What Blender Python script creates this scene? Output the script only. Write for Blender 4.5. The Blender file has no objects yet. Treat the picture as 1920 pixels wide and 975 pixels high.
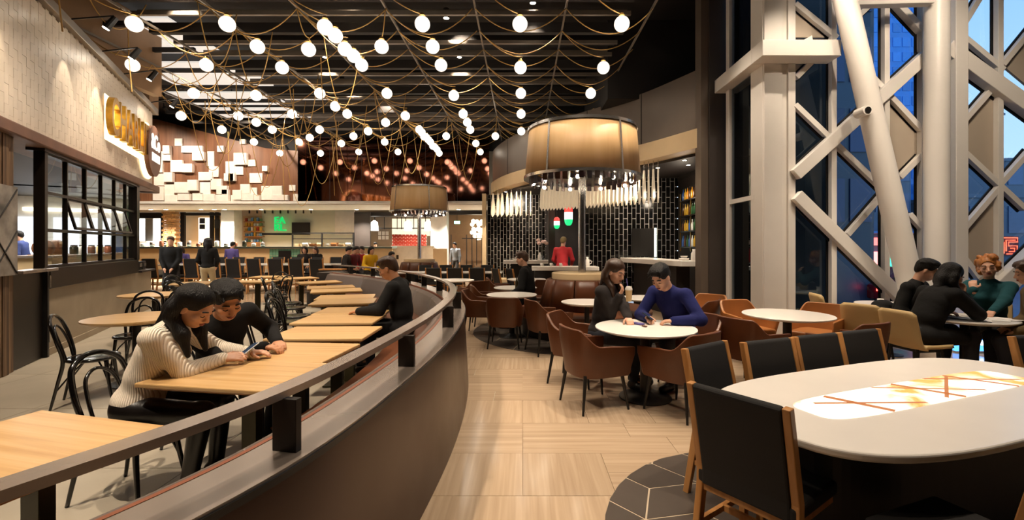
import bpy, bmesh, math, random
import numpy as np
from mathutils import Vector, Matrix

# ---------------------------------------------------------------- camera, sky, lights, exposure
S = bpy.context.scene
COL = S.collection
PI = math.pi
FPX, CX, CY, EYE = 860.0, 980.0, 460.0, 1.6        # focal length (px), vanishing point of the hall axis (px), eye height (m)
cam_d = bpy.data.cameras.new('camera')
cam = bpy.data.objects.new('camera', cam_d)
COL.objects.link(cam)
cam.location = (0, 0, EYE)
cam.rotation_euler = (PI / 2, 0, 0)
cam_d.sensor_fit = 'HORIZONTAL'
cam_d.sensor_width = 36.0
cam_d.lens = FPX / 1920 * 36
cam_d.shift_x = (960 - CX) / 1920
cam_d.shift_y = (CY - 487.5) / 1920
cam_d.clip_start, cam_d.clip_end = 0.05, 400
S.camera = cam

S.view_settings.view_transform = 'Standard'
S.view_settings.look = 'None'
S.view_settings.gamma = 1.0
S.view_settings.use_curve_mapping = False
S.view_settings.exposure = 1.15
S.cycles.max_bounces = 7
S.cycles.diffuse_bounces = 4
S.cycles.glossy_bounces = 4
S.cycles.transmission_bounces = 6
S.cycles.transparent_max_bounces = 12
S.cycles.sample_clamp_indirect = 4.0
S.cycles.caustics_reflective = False
S.cycles.caustics_refractive = False
S.cycles.blur_glossy = 0.5


def srgb(h):
    h = h.lstrip('#')
    out = []
    for i in (0, 2, 4):
        v = int(h[i:i + 2], 16) / 255
        out.append(v / 12.92 if v <= 0.04045 else ((v + 0.055) / 1.055) ** 2.4)
    return tuple(out)


world = bpy.data.worlds.new('dusk_sky')
S.world = world
world.use_nodes = True
wn = world.node_tree
wn.nodes.clear()
w_out = wn.nodes.new('ShaderNodeOutputWorld')
w_bg = wn.nodes.new('ShaderNodeBackground')
w_ramp = wn.nodes.new('ShaderNodeValToRGB')
w_sep = wn.nodes.new('ShaderNodeSeparateXYZ')
w_tc = wn.nodes.new('ShaderNodeTexCoord')
wn.links.new(w_tc.outputs['Generated'], w_sep.inputs[0])
wn.links.new(w_sep.outputs['Z'], w_ramp.inputs[0])
w_ramp.color_ramp.elements[0].position = 0.0
w_ramp.color_ramp.elements[0].color = (*srgb('#d3e4f0'), 1)
w_ramp.color_ramp.elements[1].position = 0.6
w_ramp.color_ramp.elements[1].color = (*srgb('#6fa9e0'), 1)
wn.links.new(w_ramp.outputs[0], w_bg.inputs[0])
w_bg.inputs[1].default_value = 0.72
wn.links.new(w_bg.outputs[0], w_out.inputs[0])

WARM = (1.0, 0.83, 0.64)
WHITE = (1.0, 0.9, 0.76)


def lamp(kind, loc, power, color=WARM, size=0.1, aim=None, angle=70, blend=0.6, size_y=None, parent=None):
    d = bpy.data.lights.new('lamp_light', kind)
    d.energy = power
    d.color = color
    if kind == 'SPOT':
        d.spot_size = math.radians(angle)
        d.spot_blend = blend
        d.shadow_soft_size = size
    elif kind == 'AREA':
        d.size = size
        if size_y:
            d.shape = 'RECTANGLE'
            d.size_y = size_y
    else:
        d.shadow_soft_size = size
    o = bpy.data.objects.new('lamp_light', d)
    COL.objects.link(o)
    o.location = loc
    if aim is not None:
        o.rotation_euler = (Vector(aim) - Vector(loc)).to_track_quat('-Z', 'Y').to_euler()
    if parent is not None:
        o.parent = parent
    return o


# ---------------------------------------------------------------- helpers
rnd = random.Random(7)


def ground(px, py, z=0.0):
    """the point of the horizontal plane at height z that the photograph shows at (px, py)"""
    y = FPX * (EYE - z) / (py - CY)
    return ((px - CX) * y / FPX, y)


def on_y(px, py, y):
    return ((px - CX) * y / FPX, y, EYE + (CY - py) * y / FPX)


MATS = {}


def _principled(name):
    m = bpy.data.materials.new(name)
    m.use_nodes = True
    nt = m.node_tree
    b = nt.nodes['Principled BSDF']
    return m, nt, b


def mat(name, col, rough=0.5, metal=0.0, noise=None, bump=None, coat=0.0, spec=0.5, stretch=None, rvar=None, sheen=0.0, random=0.0):
    """procedural surface: base colour with noise mottling (scale, amount), noise bump (scale, strength), random = per-object value shift"""
    if name in MATS:
        return MATS[name]
    m, nt, b = _principled(name)
    c = srgb(col) if isinstance(col, str) else col
    b.inputs['Base Color'].default_value = (*c, 1)
    b.inputs['Roughness'].default_value = rough
    b.inputs['Metallic'].default_value = metal
    b.inputs['Specular IOR Level'].default_value = spec
    b.inputs['Coat Weight'].default_value = coat
    b.inputs['Coat Roughness'].default_value = 0.1
    if sheen:
        b.inputs['Sheen Weight'].default_value = sheen
    L = nt.links.new
    tc = nt.nodes.new('ShaderNodeTexCoord')
    mp = nt.nodes.new('ShaderNodeMapping')
    L(tc.outputs['Object'], mp.inputs[0])
    if stretch:
        mp.inputs['Scale'].default_value = stretch
    if noise is None:
        noise = (6.0, 0.06)
    n = nt.nodes.new('ShaderNodeTexNoise')
    n.inputs['Scale'].default_value = noise[0]
    n.inputs['Detail'].default_value = 5
    oi = nt.nodes.new('ShaderNodeObjectInfo')
    va = nt.nodes.new('ShaderNodeVectorMath')
    va.operation = 'ADD'
    vs = nt.nodes.new('ShaderNodeVectorMath')
    vs.operation = 'SCALE'
    vs.inputs[0].default_value = (37.0, 19.0, 53.0)
    L(oi.outputs['Random'], vs.inputs['Scale'])
    L(mp.outputs[0], va.inputs[0])
    L(vs.outputs[0], va.inputs[1])
    L(va.outputs[0], n.inputs['Vector'])
    r = nt.nodes.new('ShaderNodeMapRange')
    r.inputs['From Min'].default_value = 0.3
    r.inputs['From Max'].default_value = 0.7
    r.inputs['To Min'].default_value = 1 - noise[1]
    r.inputs['To Max'].default_value = 1 + noise[1]
    L(n.outputs['Fac'], r.inputs['Value'])
    val = r.outputs[0]
    if random:
        rr = nt.nodes.new('ShaderNodeMapRange')
        rr.inputs['To Min'].default_value = 1 - random
        rr.inputs['To Max'].default_value = 1 + random
        L(oi.outputs['Random'], rr.inputs['Value'])
        mu = nt.nodes.new('ShaderNodeMath')
        mu.operation = 'MULTIPLY'
        L(val, mu.inputs[0])
        L(rr.outputs[0], mu.inputs[1])
        val = mu.outputs[0]
    mx = nt.nodes.new('ShaderNodeVectorMath')
    mx.operation = 'SCALE'
    mx.inputs[0].default_value = c
    L(val, mx.inputs['Scale'])
    L(mx.outputs[0], b.inputs['Base Color'])
    if rvar:
        r2 = nt.nodes.new('ShaderNodeMapRange')
        r2.inputs['From Min'].default_value = 0.3
        r2.inputs['From Max'].default_value = 0.7
        r2.inputs['To Min'].default_value = rvar[0]
        r2.inputs['To Max'].default_value = rvar[1]
        L(n.outputs['Fac'], r2.inputs['Value'])
        L(r2.outputs[0], b.inputs['Roughness'])
    if bump:
        n2 = nt.nodes.new('ShaderNodeTexNoise')
        n2.inputs['Scale'].default_value = bump[0]
        n2.inputs['Detail'].default_value = 4
        L(va.outputs[0], n2.inputs['Vector'])
        bp = nt.nodes.new('ShaderNodeBump')
        bp.inputs['Strength'].default_value = bump[1]
        bp.inputs['Distance'].default_value = 0.01
        L(n2.outputs['Fac'], bp.inputs['Height'])
        L(bp.outputs[0], b.inputs['Normal'])
    MATS[name] = m
    return m


def grain(name, cols, scale=(1.2, 22, 22), rough=0.35, coat=0.0, detail=6, random=0.12, bump=0.05):
    """streaked grain running along the object's local X: wood, veined stone"""
    if name in MATS:
        return MATS[name]
    m, nt, b = _principled(name)
    L = nt.links.new
    tc = nt.nodes.new('ShaderNodeTexCoord')
    mp = nt.nodes.new('ShaderNodeMapping')
    mp.inputs['Scale'].default_value = scale
    L(tc.outputs['Object'], mp.inputs[0])
    oi = nt.nodes.new('ShaderNodeObjectInfo')
    vs = nt.nodes.new('ShaderNodeVectorMath')
    vs.operation = 'SCALE'
    vs.inputs[0].default_value = (37.0, 61.0, 53.0)
    L(oi.outputs['Random'], vs.inputs['Scale'])
    va = nt.nodes.new('ShaderNodeVectorMath')
    L(mp.outputs[0], va.inputs[0])
    L(vs.outputs[0], va.inputs[1])
    n = nt.nodes.new('ShaderNodeTexNoise')
    n.inputs['Scale'].default_value = 1.0
    n.inputs['Detail'].default_value = detail
    n.inputs['Distortion'].default_value = 0.4
    L(va.outputs[0], n.inputs['Vector'])
    ra = nt.nodes.new('ShaderNodeValToRGB')
    el = ra.color_ramp.elements
    el[0].position, el[1].position = 0.3, 0.7
    el[0].color = (*srgb(cols[0]), 1)
    el[1].color = (*srgb(cols[-1]), 1)
    if len(cols) == 3:
        e = el.new(0.5)
        e.color = (*srgb(cols[1]), 1)
    L(n.outputs['Fac'], ra.inputs[0])
    rr = nt.nodes.new('ShaderNodeMapRange')
    rr.inputs['To Min'].default_value = 1 - random
    rr.inputs['To Max'].default_value = 1 + random * 0.6
    L(oi.outputs['Random'], rr.inputs['Value'])
    mx = nt.nodes.new('ShaderNodeVectorMath')
    mx.operation = 'SCALE'
    L(ra.outputs[0], mx.inputs[0])
    L(rr.outputs[0], mx.inputs['Scale'])
    L(mx.outputs[0], b.inputs['Base Color'])
    b.inputs['Roughness'].default_value = rough
    b.inputs['Coat Weight'].default_value = coat
    if bump:
        bp = nt.nodes.new('ShaderNodeBump')
        bp.inputs['Strength'].default_value = bump
        bp.inputs['Distance'].default_value = 0.004
        L(n.outputs['Fac'], bp.inputs['Height'])
        L(bp.outputs[0], b.inputs['Normal'])
    MATS[name] = m
    return m


def emit(name, col, strength, rough=0.3):
    if name in MATS:
        return MATS[name]
    m, nt, b = _principled(name)
    c = srgb(col) if isinstance(col, str) else col
    b.inputs['Base Color'].default_value = (*[v * 0.6 for v in c], 1)
    b.inputs['Roughness'].default_value = rough
    b.inputs['Emission Color'].default_value = (*c, 1)
    b.inputs['Emission Strength'].default_value = strength
    MATS[name] = m
    return m


def glass(name, tint=(0.9, 0.95, 1.0), refl=1.0, ior=1.45):
    """thin architectural glazing: see-through plus a fresnel mirror"""
    if name in MATS:
        return MATS[name]
    m = bpy.data.materials.new(name)
    m.use_nodes = True
    nt = m.node_tree
    nt.nodes.clear()
    out = nt.nodes.new('ShaderNodeOutputMaterial')
    mix = nt.nodes.new('ShaderNodeMixShader')
    tr = nt.nodes.new('ShaderNodeBsdfTransparent')
    tr.inputs[0].default_value = (*tint, 1)
    gl = nt.nodes.new('ShaderNodeBsdfGlossy')
    gl.inputs['Roughness'].default_value = 0.01
    gl.inputs[0].default_value = (0.75, 0.9, 1, 1)
    fr = nt.nodes.new('ShaderNodeFresnel')
    fr.inputs[0].default_value = ior
    mu = nt.nodes.new('ShaderNodeMath')
    mu.operation = 'MULTIPLY'
    mu.inputs[1].default_value = refl
    nt.links.new(fr.outputs[0], mu.inputs[0])
    ge = nt.nodes.new('ShaderNodeNewGeometry')
    fb = nt.nodes.new('ShaderNodeMath')
    fb.operation = 'SUBTRACT'
    fb.inputs[0].default_value = 1.0
    nt.links.new(ge.outputs['Backfacing'], fb.inputs[1])
    m2 = nt.nodes.new('ShaderNodeMath')
    m2.operation = 'MULTIPLY'
    m2.use_clamp = True
    nt.links.new(mu.outputs[0], m2.inputs[0])
    nt.links.new(fb.outputs[0], m2.inputs[1])
    nt.links.new(m2.outputs[0], mix.inputs[0])
    nt.links.new(tr.outputs[0], mix.inputs[1])
    nt.links.new(gl.outputs[0], mix.inputs[2])
    nt.links.new(mix.outputs[0], out.inputs[0])
    MATS[name] = m
    return m


def catmull(pts, n=8, closed=False):
    P = [Vector(p) for p in pts]
    out = []
    N = len(P)
    rng = range(N if closed else N - 1)
    for i in rng:
        p0 = P[(i - 1) % N] if (closed or i > 0) else P[0] * 2 - P[1]
        p1, p2 = P[i], P[(i + 1) % N]
        p3 = P[(i + 2) % N] if (closed or i + 2 < N) else P[-1] * 2 - P[-2]
        for k in range(n):
            t = k / n
            out.append(0.5 * ((2 * p1) + (p2 - p0) * t + (2 * p0 - 5 * p1 + 4 * p2 - p3) * t * t + (3 * p1 - p0 - 3 * p2 + p3) * t ** 3))
    if not closed:
        out.append(P[-1])
    return out


class MB:
    """collects shapes; build() links them as ONE mesh object"""

    def __init__(s):
        s.v, s.f = [], []

    def add(s, vs, fs):
        o = len(s.v)
        s.v += [tuple(v) for v in vs]
        s.f += [tuple(i + o for i in f) for f in fs]
        return s

    def box(s, c, size, rz=0.0, rot=None):
        x, y, z = size[0] / 2, size[1] / 2, size[2] / 2
        R = rot if rot is not None else Matrix.Rotation(rz, 3, 'Z')
        c = Vector(c)
        vs = [c + R @ Vector((a * x, b * y, d * z)) for a in (-1, 1) for b in (-1, 1) for d in (-1, 1)]
        return s.add(vs, [(0, 1, 3, 2), (4, 6, 7, 5), (0, 4, 5, 1), (2, 3, 7, 6), (0, 2, 6, 4), (1, 5, 7, 3)])

    def bar(s, a, b, w, h, up=(0, 0, 1)):
        """box between two points, w across, h along 'up'"""
        a, b = Vector(a), Vector(b)
        d = (b - a)
        L = d.length
        d.normalize()
        up = Vector(up)
        side = d.cross(up)
        if side.length < 1e-5:
            side = d.cross(Vector((0, 1, 0)))
        side.normalize()
        u = side.cross(d)
        R = Matrix((d, side, u)).transposed()
        return s.box((a + b) / 2, (L, w, h), rot=R)

    def tube(s, path, r, seg=8, closed=False, cap=True, flat=None):
        P = [Vector(p) for p in path]
        N = len(P)
        rr = r if isinstance(r, (list, tuple)) else [r] * N
        T = []
        for i in range(N):
            if closed:
                t = P[(i + 1) % N] - P[i - 1]
            else:
                t = P[min(i + 1, N - 1)] - P[max(i - 1, 0)]
            T.append(t.normalized() if t.length > 1e-9 else Vector((0, 0, 1)))
        ref = Vector((0, 0, 1)) if abs(T[0].z) < 0.9 else Vector((1, 0, 0))
        nrm = (ref - T[0] * ref.dot(T[0])).normalized()
        vs, fs = [], []
        for i in range(N):
            nrm = nrm - T[i] * nrm.dot(T[i])
            if nrm.length < 1e-6:
                nrm = T[i].orthogonal()
            nrm.normalize()
            bi = T[i].cross(nrm)
            for k in range(seg):
                a = 2 * PI * k / seg
                vs.append(P[i] + (nrm * math.cos(a) + bi * math.sin(a) * (flat or 1)) * rr[i])
        M = N if closed else N - 1
        for i in range(M):
            for k in range(seg):
                a, b = i * seg + k, i * seg + (k + 1) % seg
                c, d = ((i + 1) % N) * seg + (k + 1) % seg, ((i + 1) % N) * seg + k
                fs.append((a, b, c, d))
        if cap and not closed:
            fs.append(tuple(range(seg - 1, -1, -1)))
            fs.append(tuple((N - 1) * seg + k for k in range(seg)))
        return s.add(vs, fs)

    def cone(s, a, b, r0, r1, seg=12):
        return s.tube([a, b], [r0, r1], seg)

    def lathe(s, prof, seg=24, c=(0, 0, 0), a0=0.0, a1=2 * PI):
        full = abs(a1 - a0 - 2 * PI) < 1e-6
        n = seg if full else seg + 1
        vs, fs = [], []
        for (r, z) in prof:
            for k in range(n):
                a = a0 + (a1 - a0) * k / seg
                vs.append((c[0] + r * math.cos(a), c[1] + r * math.sin(a), c[2] + z))
        for i in range(len(prof) - 1):
            for k in range(seg):
                k2 = (k + 1) % n
                fs.append((i * n + k, i * n + k2, (i + 1) * n + k2, (i + 1) * n + k))
        if full:
            if prof[0][0] > 1e-6:
                fs.append(tuple(range(n - 1, -1, -1)))
            if prof[-1][0] > 1e-6:
                fs.append(tuple((len(prof) - 1) * n + k for k in range(n)))
        return s.add(vs, fs)

    def prism(s, poly, z0, z1, axis='Z'):
        """polygon extruded along Z (or along Y: poly = (x, z), z0/z1 = y range)"""
        n = len(poly)
        if axis == 'Z':
            vs = [(x, y, z0) for x, y in poly] + [(x, y, z1) for x, y in poly]
        else:
            vs = [(x, z0, z) for x, z in poly] + [(x, z1, z) for x, z in poly]
        fs = [tuple(range(n - 1, -1, -1)), tuple(range(n, 2 * n))]
        fs += [(i, (i + 1) % n, n + (i + 1) % n, n + i) for i in range(n)]
        return s.add(vs, fs)

    def sphere(s, c, r, seg=12, rings=8, sc=(1, 1, 1)):
        prof = [(math.sin(PI * i / rings), -math.cos(PI * i / rings)) for i in range(rings + 1)]
        b = MB().lathe([(max(a, 1e-4), z) for a, z in prof], seg)
        return s.add([(c[0] + v[0] * r * sc[0], c[1] + v[1] * r * sc[1], c[2] + v[2] * r * sc[2]) for v in b.v], b.f)

    def sweep(s, path, prof, closed_prof=True, cap=True):
        """profile (side offset, z) carried along a plan path [(x, y)], offset to the path's right side"""
        N, n = len(path), len(prof)
        vs, fs = [], []
        for i in range(N):
            a, b = Vector(path[max(i - 1, 0)][:2]), Vector(path[min(i + 1, N - 1)][:2])
            t = (b - a).normalized()
            nr = Vector((t.y, -t.x))
            for (o, z) in prof:
                vs.append((path[i][0] + nr.x * o, path[i][1] + nr.y * o, z))
        m = n if closed_prof else n - 1
        for i in range(N - 1):
            for k in range(m):
                k2 = (k + 1) % n
                fs.append((i * n + k, (i + 1) * n + k, (i + 1) * n + k2, i * n + k2))
        if cap and closed_prof:
            fs.append(tuple(range(n)))
            fs.append(tuple((N - 1) * n + k for k in range(n - 1, -1, -1)))
        return s.add(vs, fs)

    def mesh(s, name, smooth=False):
        me = bpy.data.meshes.new(name)
        me.from_pydata(s.v, [], s.f)
        bm = bmesh.new()
        bm.from_mesh(me)
        bmesh.ops.recalc_face_normals(bm, faces=bm.faces)
        bm.to_mesh(me)
        bm.free()
        if smooth:
            me.polygons.foreach_set('use_smooth', [True] * len(me.polygons))
        return me

    def build(s, name, m, parent=None, smooth=False, bevel=0.0, seg=2, auto=None):
        me = s.mesh(name, smooth)
        me.materials.append(m)
        if auto:
            me.set_sharp_from_angle(angle=math.radians(auto))
        return link(name, me, parent, bevel, seg)


def link(name, me, parent=None, bevel=0.0, seg=2):
    o = bpy.data.objects.new(name, me)
    COL.objects.link(o)
    if parent is not None:
        o.parent = parent
    if bevel:
        md = o.modifiers.new('bevel', 'BEVEL')
        md.width = bevel
        md.segments = seg
        md.limit_method = 'ANGLE'
    return o


def tag(o, label, cat, group=None):
    o['label'] = label
    o['category'] = cat
    if group:
        o['group'] = group
    return o


def thing(name, label, cat, loc=(0, 0, 0), rz=0.0, group=None):
    o = bpy.data.objects.new(name, None)
    COL.objects.link(o)
    o.empty_display_size = 0.1
    o.location = loc
    o.rotation_euler = (0, 0, rz)
    return tag(o, label, cat, group)


def structure(o):
    o['kind'] = 'structure'
    return o


def stuff(o):
    o['kind'] = 'stuff'
    return o


def dup(root, loc, rz, label, group=None, scale=None):
    """a copy of a thing with copies of its parts and sub-parts"""
    r = root.copy()
    COL.objects.link(r)
    r.location = loc
    r.rotation_euler = (0, 0, rz)
    if scale:
        r.scale = (scale,) * 3 if not isinstance(scale, tuple) else scale
    r['label'] = label
    if group:
        r['group'] = group
    elif 'group' in r:
        del r['group']
    for ch in root.children:
        c = ch.copy()
        COL.objects.link(c)
        c.parent = r
        for g in ch.children:
            d = g.copy()
            COL.objects.link(d)
            d.parent = c
    return r


ORD = ['first', 'second', 'third', 'fourth', 'fifth', 'sixth', 'seventh', 'eighth', 'ninth', 'tenth', 'eleventh', 'twelfth', 'thirteenth', 'fourteenth', 'fifteenth', 'sixteenth', 'seventeenth', 'eighteenth', 'nineteenth', 'twentieth', 'twenty-first', 'twenty-second', 'twenty-third', 'twenty-fourth', 'twenty-fifth', 'twenty-sixth', 'twenty-seventh', 'twenty-eighth', 'twenty-ninth', 'thirtieth', 'thirty-first', 'thirty-second', 'thirty-third']


class Proto:
    """first use moves the prototype itself, later uses copy it"""

    def __init__(s, maker):
        s.maker, s.root = maker, None

    def __call__(s, loc, rz, label, group=None, scale=None):
        if len(loc) == 2:
            loc = (loc[0], loc[1], 0.0)
        if s.root is None:
            s.root = s.maker()
            r = s.root
            r.location = loc
            r.rotation_euler = (0, 0, rz)
            if scale:
                r.scale = (scale,) * 3 if not isinstance(scale, tuple) else scale
            r['label'] = label
            if group:
                r['group'] = group
            return r
        return dup(s.root, loc, rz, label, group, scale)


def facing(dx, dy):
    """rotation about Z that turns local +Y to (dx, dy)"""
    return math.atan2(-dx, dy)


def font(name, text, m, size, loc, rot, extrude=0.01, parent=None, align='CENTER', bold=0.0, sx=1.0):
    cu = bpy.data.curves.new(name, 'FONT')
    cu.body = text
    cu.size = size
    cu.extrude = extrude
    cu.offset = bold
    cu.align_x = align
    cu.align_y = 'CENTER'
    cu.materials.append(m)
    o = bpy.data.objects.new(name, cu)
    COL.objects.link(o)
    o.location = loc
    o.rotation_euler = rot
    bpy.context.view_layer.update()
    me = bpy.data.meshes.new_from_object(o.evaluated_get(bpy.context.evaluated_depsgraph_get()))
    bpy.data.objects.remove(o)
    o = bpy.data.objects.new(name, me)
    COL.objects.link(o)
    o.location = loc
    o.rotation_euler = rot
    o.scale = (sx, 1, 1)
    if parent is not None:
        o.parent = parent
    return o


# ---------------------------------------------------------------- materials
M_conc_floor = mat('concrete_floor', '#a39988', 0.42, noise=(1.4, 0.10), bump=(40, 0.05))
M_trav = grain('travertine', ('#a18a72', '#ab947b', '#b69f86'), scale=(1.0, 26, 26), rough=0.14, random=0.07, bump=0.0)
M_grout = mat('grout', '#8f7556', 0.8)
M_darktile = mat('dark_floor_tile', '#4a423c', 0.35, noise=(5, 0.10), random=0.10)
M_palegrout = mat('pale_grout', '#b8a68e', 0.8)
M_oak = grain('oak_top', ('#b88d5a', '#c9a26d', '#d1af80'), scale=(1.0, 26, 26), rough=0.3, random=0.06)
M_oakedge = mat('oak_edge', '#b07f45', 0.4)
M_ash = grain('ash_frame', ('#a8703a', '#b9824a', '#c68f55'), scale=(20, 20, 1.5), rough=0.4, random=0.05)
M_black = mat('black_lacquer', '#0d0b0a', 0.16, coat=0.3)
M_blackmetal = mat('black_metal', '#12100f', 0.4)
M_blackfab = mat('black_upholstery', '#171413', 0.75, bump=(220, 0.15))
M_leather = mat('brown_leather', '#5c331b', 0.38, noise=(4, 0.14), bump=(90, 0.08), random=0.08)
M_tan = mat('tan_leather', '#a86d3c', 0.38, noise=(4, 0.10), bump=(90, 0.08))
M_cream = mat('cream_leather', '#c9ab78', 0.5, noise=(4, 0.05))
M_white = mat('white_solid_top', '#e9e2da', 0.25, noise=(3, 0.02))
M_bronze = mat('bronze_panel', '#47342a', 0.34, metal=0.4, noise=(1.6, 0.08), rvar=(0.28, 0.40))
M_rail = mat('brushed_bronze', '#a3958a', 0.24, metal=0.6, noise=(3, 0.05))
M_post = mat('dark_post_metal', '#2b2622', 0.35, metal=0.5)
M_olive = mat('olive_metal', '#3a3420', 0.35, metal=0.4)
M_copper = mat('copper_edge', '#8a4f33', 0.4, metal=0.3)
M_greyleather = mat('grey_bench_leather', '#5d4f47', 0.42, noise=(3, 0.06), bump=(80, 0.06))
M_fascia = mat('glazed_white_tile', '#d9cbb9', 0.32, noise=(8, 0.03), random=0.05)
M_rust = mat('rust_brown_trim', '#6d4a39', 0.5, noise=(3, 0.2))
M_darkframe = mat('dark_window_frame', '#1d1612', 0.38, metal=0.3)
M_darkwood = grain('dark_aged_boards', ('#3a2a1d', '#6a5039', '#8d7154'), scale=(14, 14, 0.9), rough=0.7, random=0.2)
M_concwall = mat('concrete_wall', '#9a8a74', 0.6, noise=(1.8, 0.14), bump=(20, 0.1))
M_ceil = mat('dark_ceiling', '#191412', 0.7, noise=(1, 0.2))
M_beam = mat('ceiling_beam_metal', '#857b70', 0.4, metal=0.4)
M_ceilwhite = mat('pale_ceiling_panel', '#e6e2da', 0.6)
M_panelglow = emit('pale_ceiling_added_glow', (1.0, 0.94, 0.86), 0.32, 0.6)  # glow put into the pale ceiling panels in place of light falling on them
M_steelwhite = mat('white_steel', '#e9e3dc', 0.38, noise=(3, 0.02))
M_panelbeige = mat('beige_infill_panel', '#b9ab9a', 0.55, noise=(2, 0.03))
M_brownwall = grain('brown_veneer', ('#6b4630', '#7b523a', '#865c42'), scale=(9, 9, 0.6), rough=0.4, random=0.0)
M_whitepanel = mat('white_panel', '#eee6dd', 0.5, random=0.04)
M_mirrorcopper = mat('copper_mirror', '#6b463a', 0.06, metal=1.0, noise=(2, 0.08))
M_soffit = mat('taupe_soffit', '#6a5d52', 0.42, metal=0.2, noise=(2, 0.05))
M_creamband = mat('cream_band', '#dcc096', 0.5, noise=(3, 0.03))
M_blacktile = mat('black_glazed_tile', '#0f0e0d', 0.12, random=0.3)
M_jointgrey = mat('pale_joint', '#bdb6ab', 0.8)
M_darkwall = mat('charcoal_wall', '#28221f', 0.55)
M_darkcolumn = mat('charcoal_column', '#3a322d', 0.5)
M_shade = grain('lampshade_veneer', ('#c49e6e', '#cda878', '#d4b183'), scale=(5, 5, 0.2), rough=0.5, random=0.0)
M_chrome = mat('chrome', '#cfcac6', 0.22, metal=0.95)
M_brass = mat('brass', '#a8833f', 0.3, metal=0.9)
M_rope = mat('gold_rope', '#c49a55', 0.5, metal=0.1)
M_gold = mat('gold_letter', '#b98d35', 0.32, metal=0.8, noise=(9, 0.25))
M_glasswin = glass('storefront_glass', (0.93, 0.95, 0.95), 0.9)
M_glassfac = glass('facade_glass', (0.82, 0.92, 0.99), 1.6, 1.6)
M_globe, _nt, _b = _principled('globe_glow')
_lw = _nt.nodes.new('ShaderNodeLayerWeight')
_lw.inputs[0].default_value = 0.5
_vo = _nt.nodes.new('ShaderNodeTexVoronoi')
_vo.inputs['Scale'].default_value = 26
_tc = _nt.nodes.new('ShaderNodeTexCoord')
_nt.links.new(_tc.outputs['Object'], _vo.inputs['Vector'])
_mr = _nt.nodes.new('ShaderNodeMapRange')
_mr.inputs['From Min'].default_value = 0.05
_mr.inputs['From Max'].default_value = 0.75
_mr.inputs['To Min'].default_value = 5.0
_mr.inputs['To Max'].default_value = 0.22
_nt.links.new(_lw.outputs['Facing'], _mr.inputs['Value'])
_m1 = _nt.nodes.new('ShaderNodeMapRange')
_m1.inputs['From Max'].default_value = 0.6
_m1.inputs['To Min'].default_value = 0.65
_m1.inputs['To Max'].default_value = 1.15
_nt.links.new(_vo.outputs['Distance'], _m1.inputs['Value'])
_m2 = _nt.nodes.new('ShaderNodeMath')
_m2.operation = 'MULTIPLY'
_nt.links.new(_mr.outputs[0], _m2.inputs[0])
_nt.links.new(_m1.outputs[0], _m2.inputs[1])
_nt.links.new(_m2.outputs[0], _b.inputs['Emission Strength'])
_b.inputs['Emission Color'].default_value = (1.0, 0.88, 0.72, 1)
_b.inputs['Base Color'].default_value = (0.9, 0.88, 0.85, 1)
MATS['globe_glow'] = M_globe
M_bulb = emit('bulb_glow', (1.0, 0.86, 0.66), 14.0)
M_spotface = emit('downlight_glow', (1.0, 0.86, 0.68), 12.0)
# ---------------------------------------------------------------- floor
RAIL = [(-1.8, 0.0), (-1.45, 0.5), (-1.15, 1.05), (-0.91, 1.68), (-0.79, 2.55), (-0.725, 3.65), (-0.76, 4.8), (-0.9, 5.9), (-1.2, 7.0), (-1.72, 8.2), (-2.45, 9.5), (-3.7, 11.2), (-5.3, 12.8)]
RAILC = [(p.x, p.y) for p in catmull([(x, y, 0) for x, y in RAIL], 8)]


def rail_x(y):
    for (x0, y0), (x1, y1) in zip(RAILC, RAILC[1:]):
        if y0 <= y <= y1:
            return x0 + (x1 - x0) * (y - y0) / max(y1 - y0, 1e-6)
    return RAILC[0][0] if y < RAILC[0][1] else -30.0


floor = structure(MB().box((-4.1, 1.1, -0.06), (33.4, 13.0, 0.1)).box((-8.3, 16.1, -0.06), (25.4, 17.0, 0.1)).build('floor', M_grout))
tile_cache = {}


def slab(name, x0, y0, x1, y1, m, top=0.0, vertical=False, gap=0.003):
    w, d = x1 - x0 - gap, y1 - y0 - gap
    key = (name, round(w, 3), round(d, 3), vertical, top)
    if key not in tile_cache:
        a, b = (d, w) if vertical else (w, d)
        me = MB().box((0, 0, -0.006), (a, b, 0.012)).mesh(name)
        me.materials.append(m)
        tile_cache[key] = me
    o = link(name, tile_cache[key], floor)
    o.location = ((x0 + x1) / 2, (y0 + y1) / 2, top)
    if vertical:
        o.rotation_euler = (0, 0, PI / 2)
    return o


rows = [(-0.07, 0.6), (0.53, 0.6), (1.13, 0.6), (1.73, 0.6), (2.33, 0.6), (2.93, 0.6), (3.53, 0.3), (3.83, 0.3), (4.13, 0.6), (4.73, 0.3), (5.03, 0.6), (5.63, 0.3), (5.93, 0.6), (6.53, 0.6), (7.13, 0.3), (7.43, 0.6), (8.03, 0.6), (8.63, 0.6)]
trng = random.Random(11)
field = MB()
for ri, (y0, d) in enumerate(rows):
    x = -1.8
    while x < 7.2:
        w = trng.choice([0.6, 0.6, 1.2, 0.9]) if d < 0.5 else trng.choice([0.6, 0.6, 1.2])
        xm = x + w / 2
        vis = abs(xm) - w / 2 < 1.15 * (y0 + d) + 0.1
        if xm > rail_x(y0 + d / 2) - 0.1 and y0 > 0.4 and vis and x < 6.4:
            if d > 0.5 and w > 1.0 and trng.random() < 0.5:
                slab('stone_tile', x, y0, x + w, y0 + 0.3, M_trav)
                slab('stone_tile', x, y0 + 0.3, x + w, y0 + 0.6, M_trav)
            else:
                slab('stone_tile', x, y0, x + w, y0 + d, M_trav, vertical=(d > 0.5))
        x += w
y = 9.23
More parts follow.
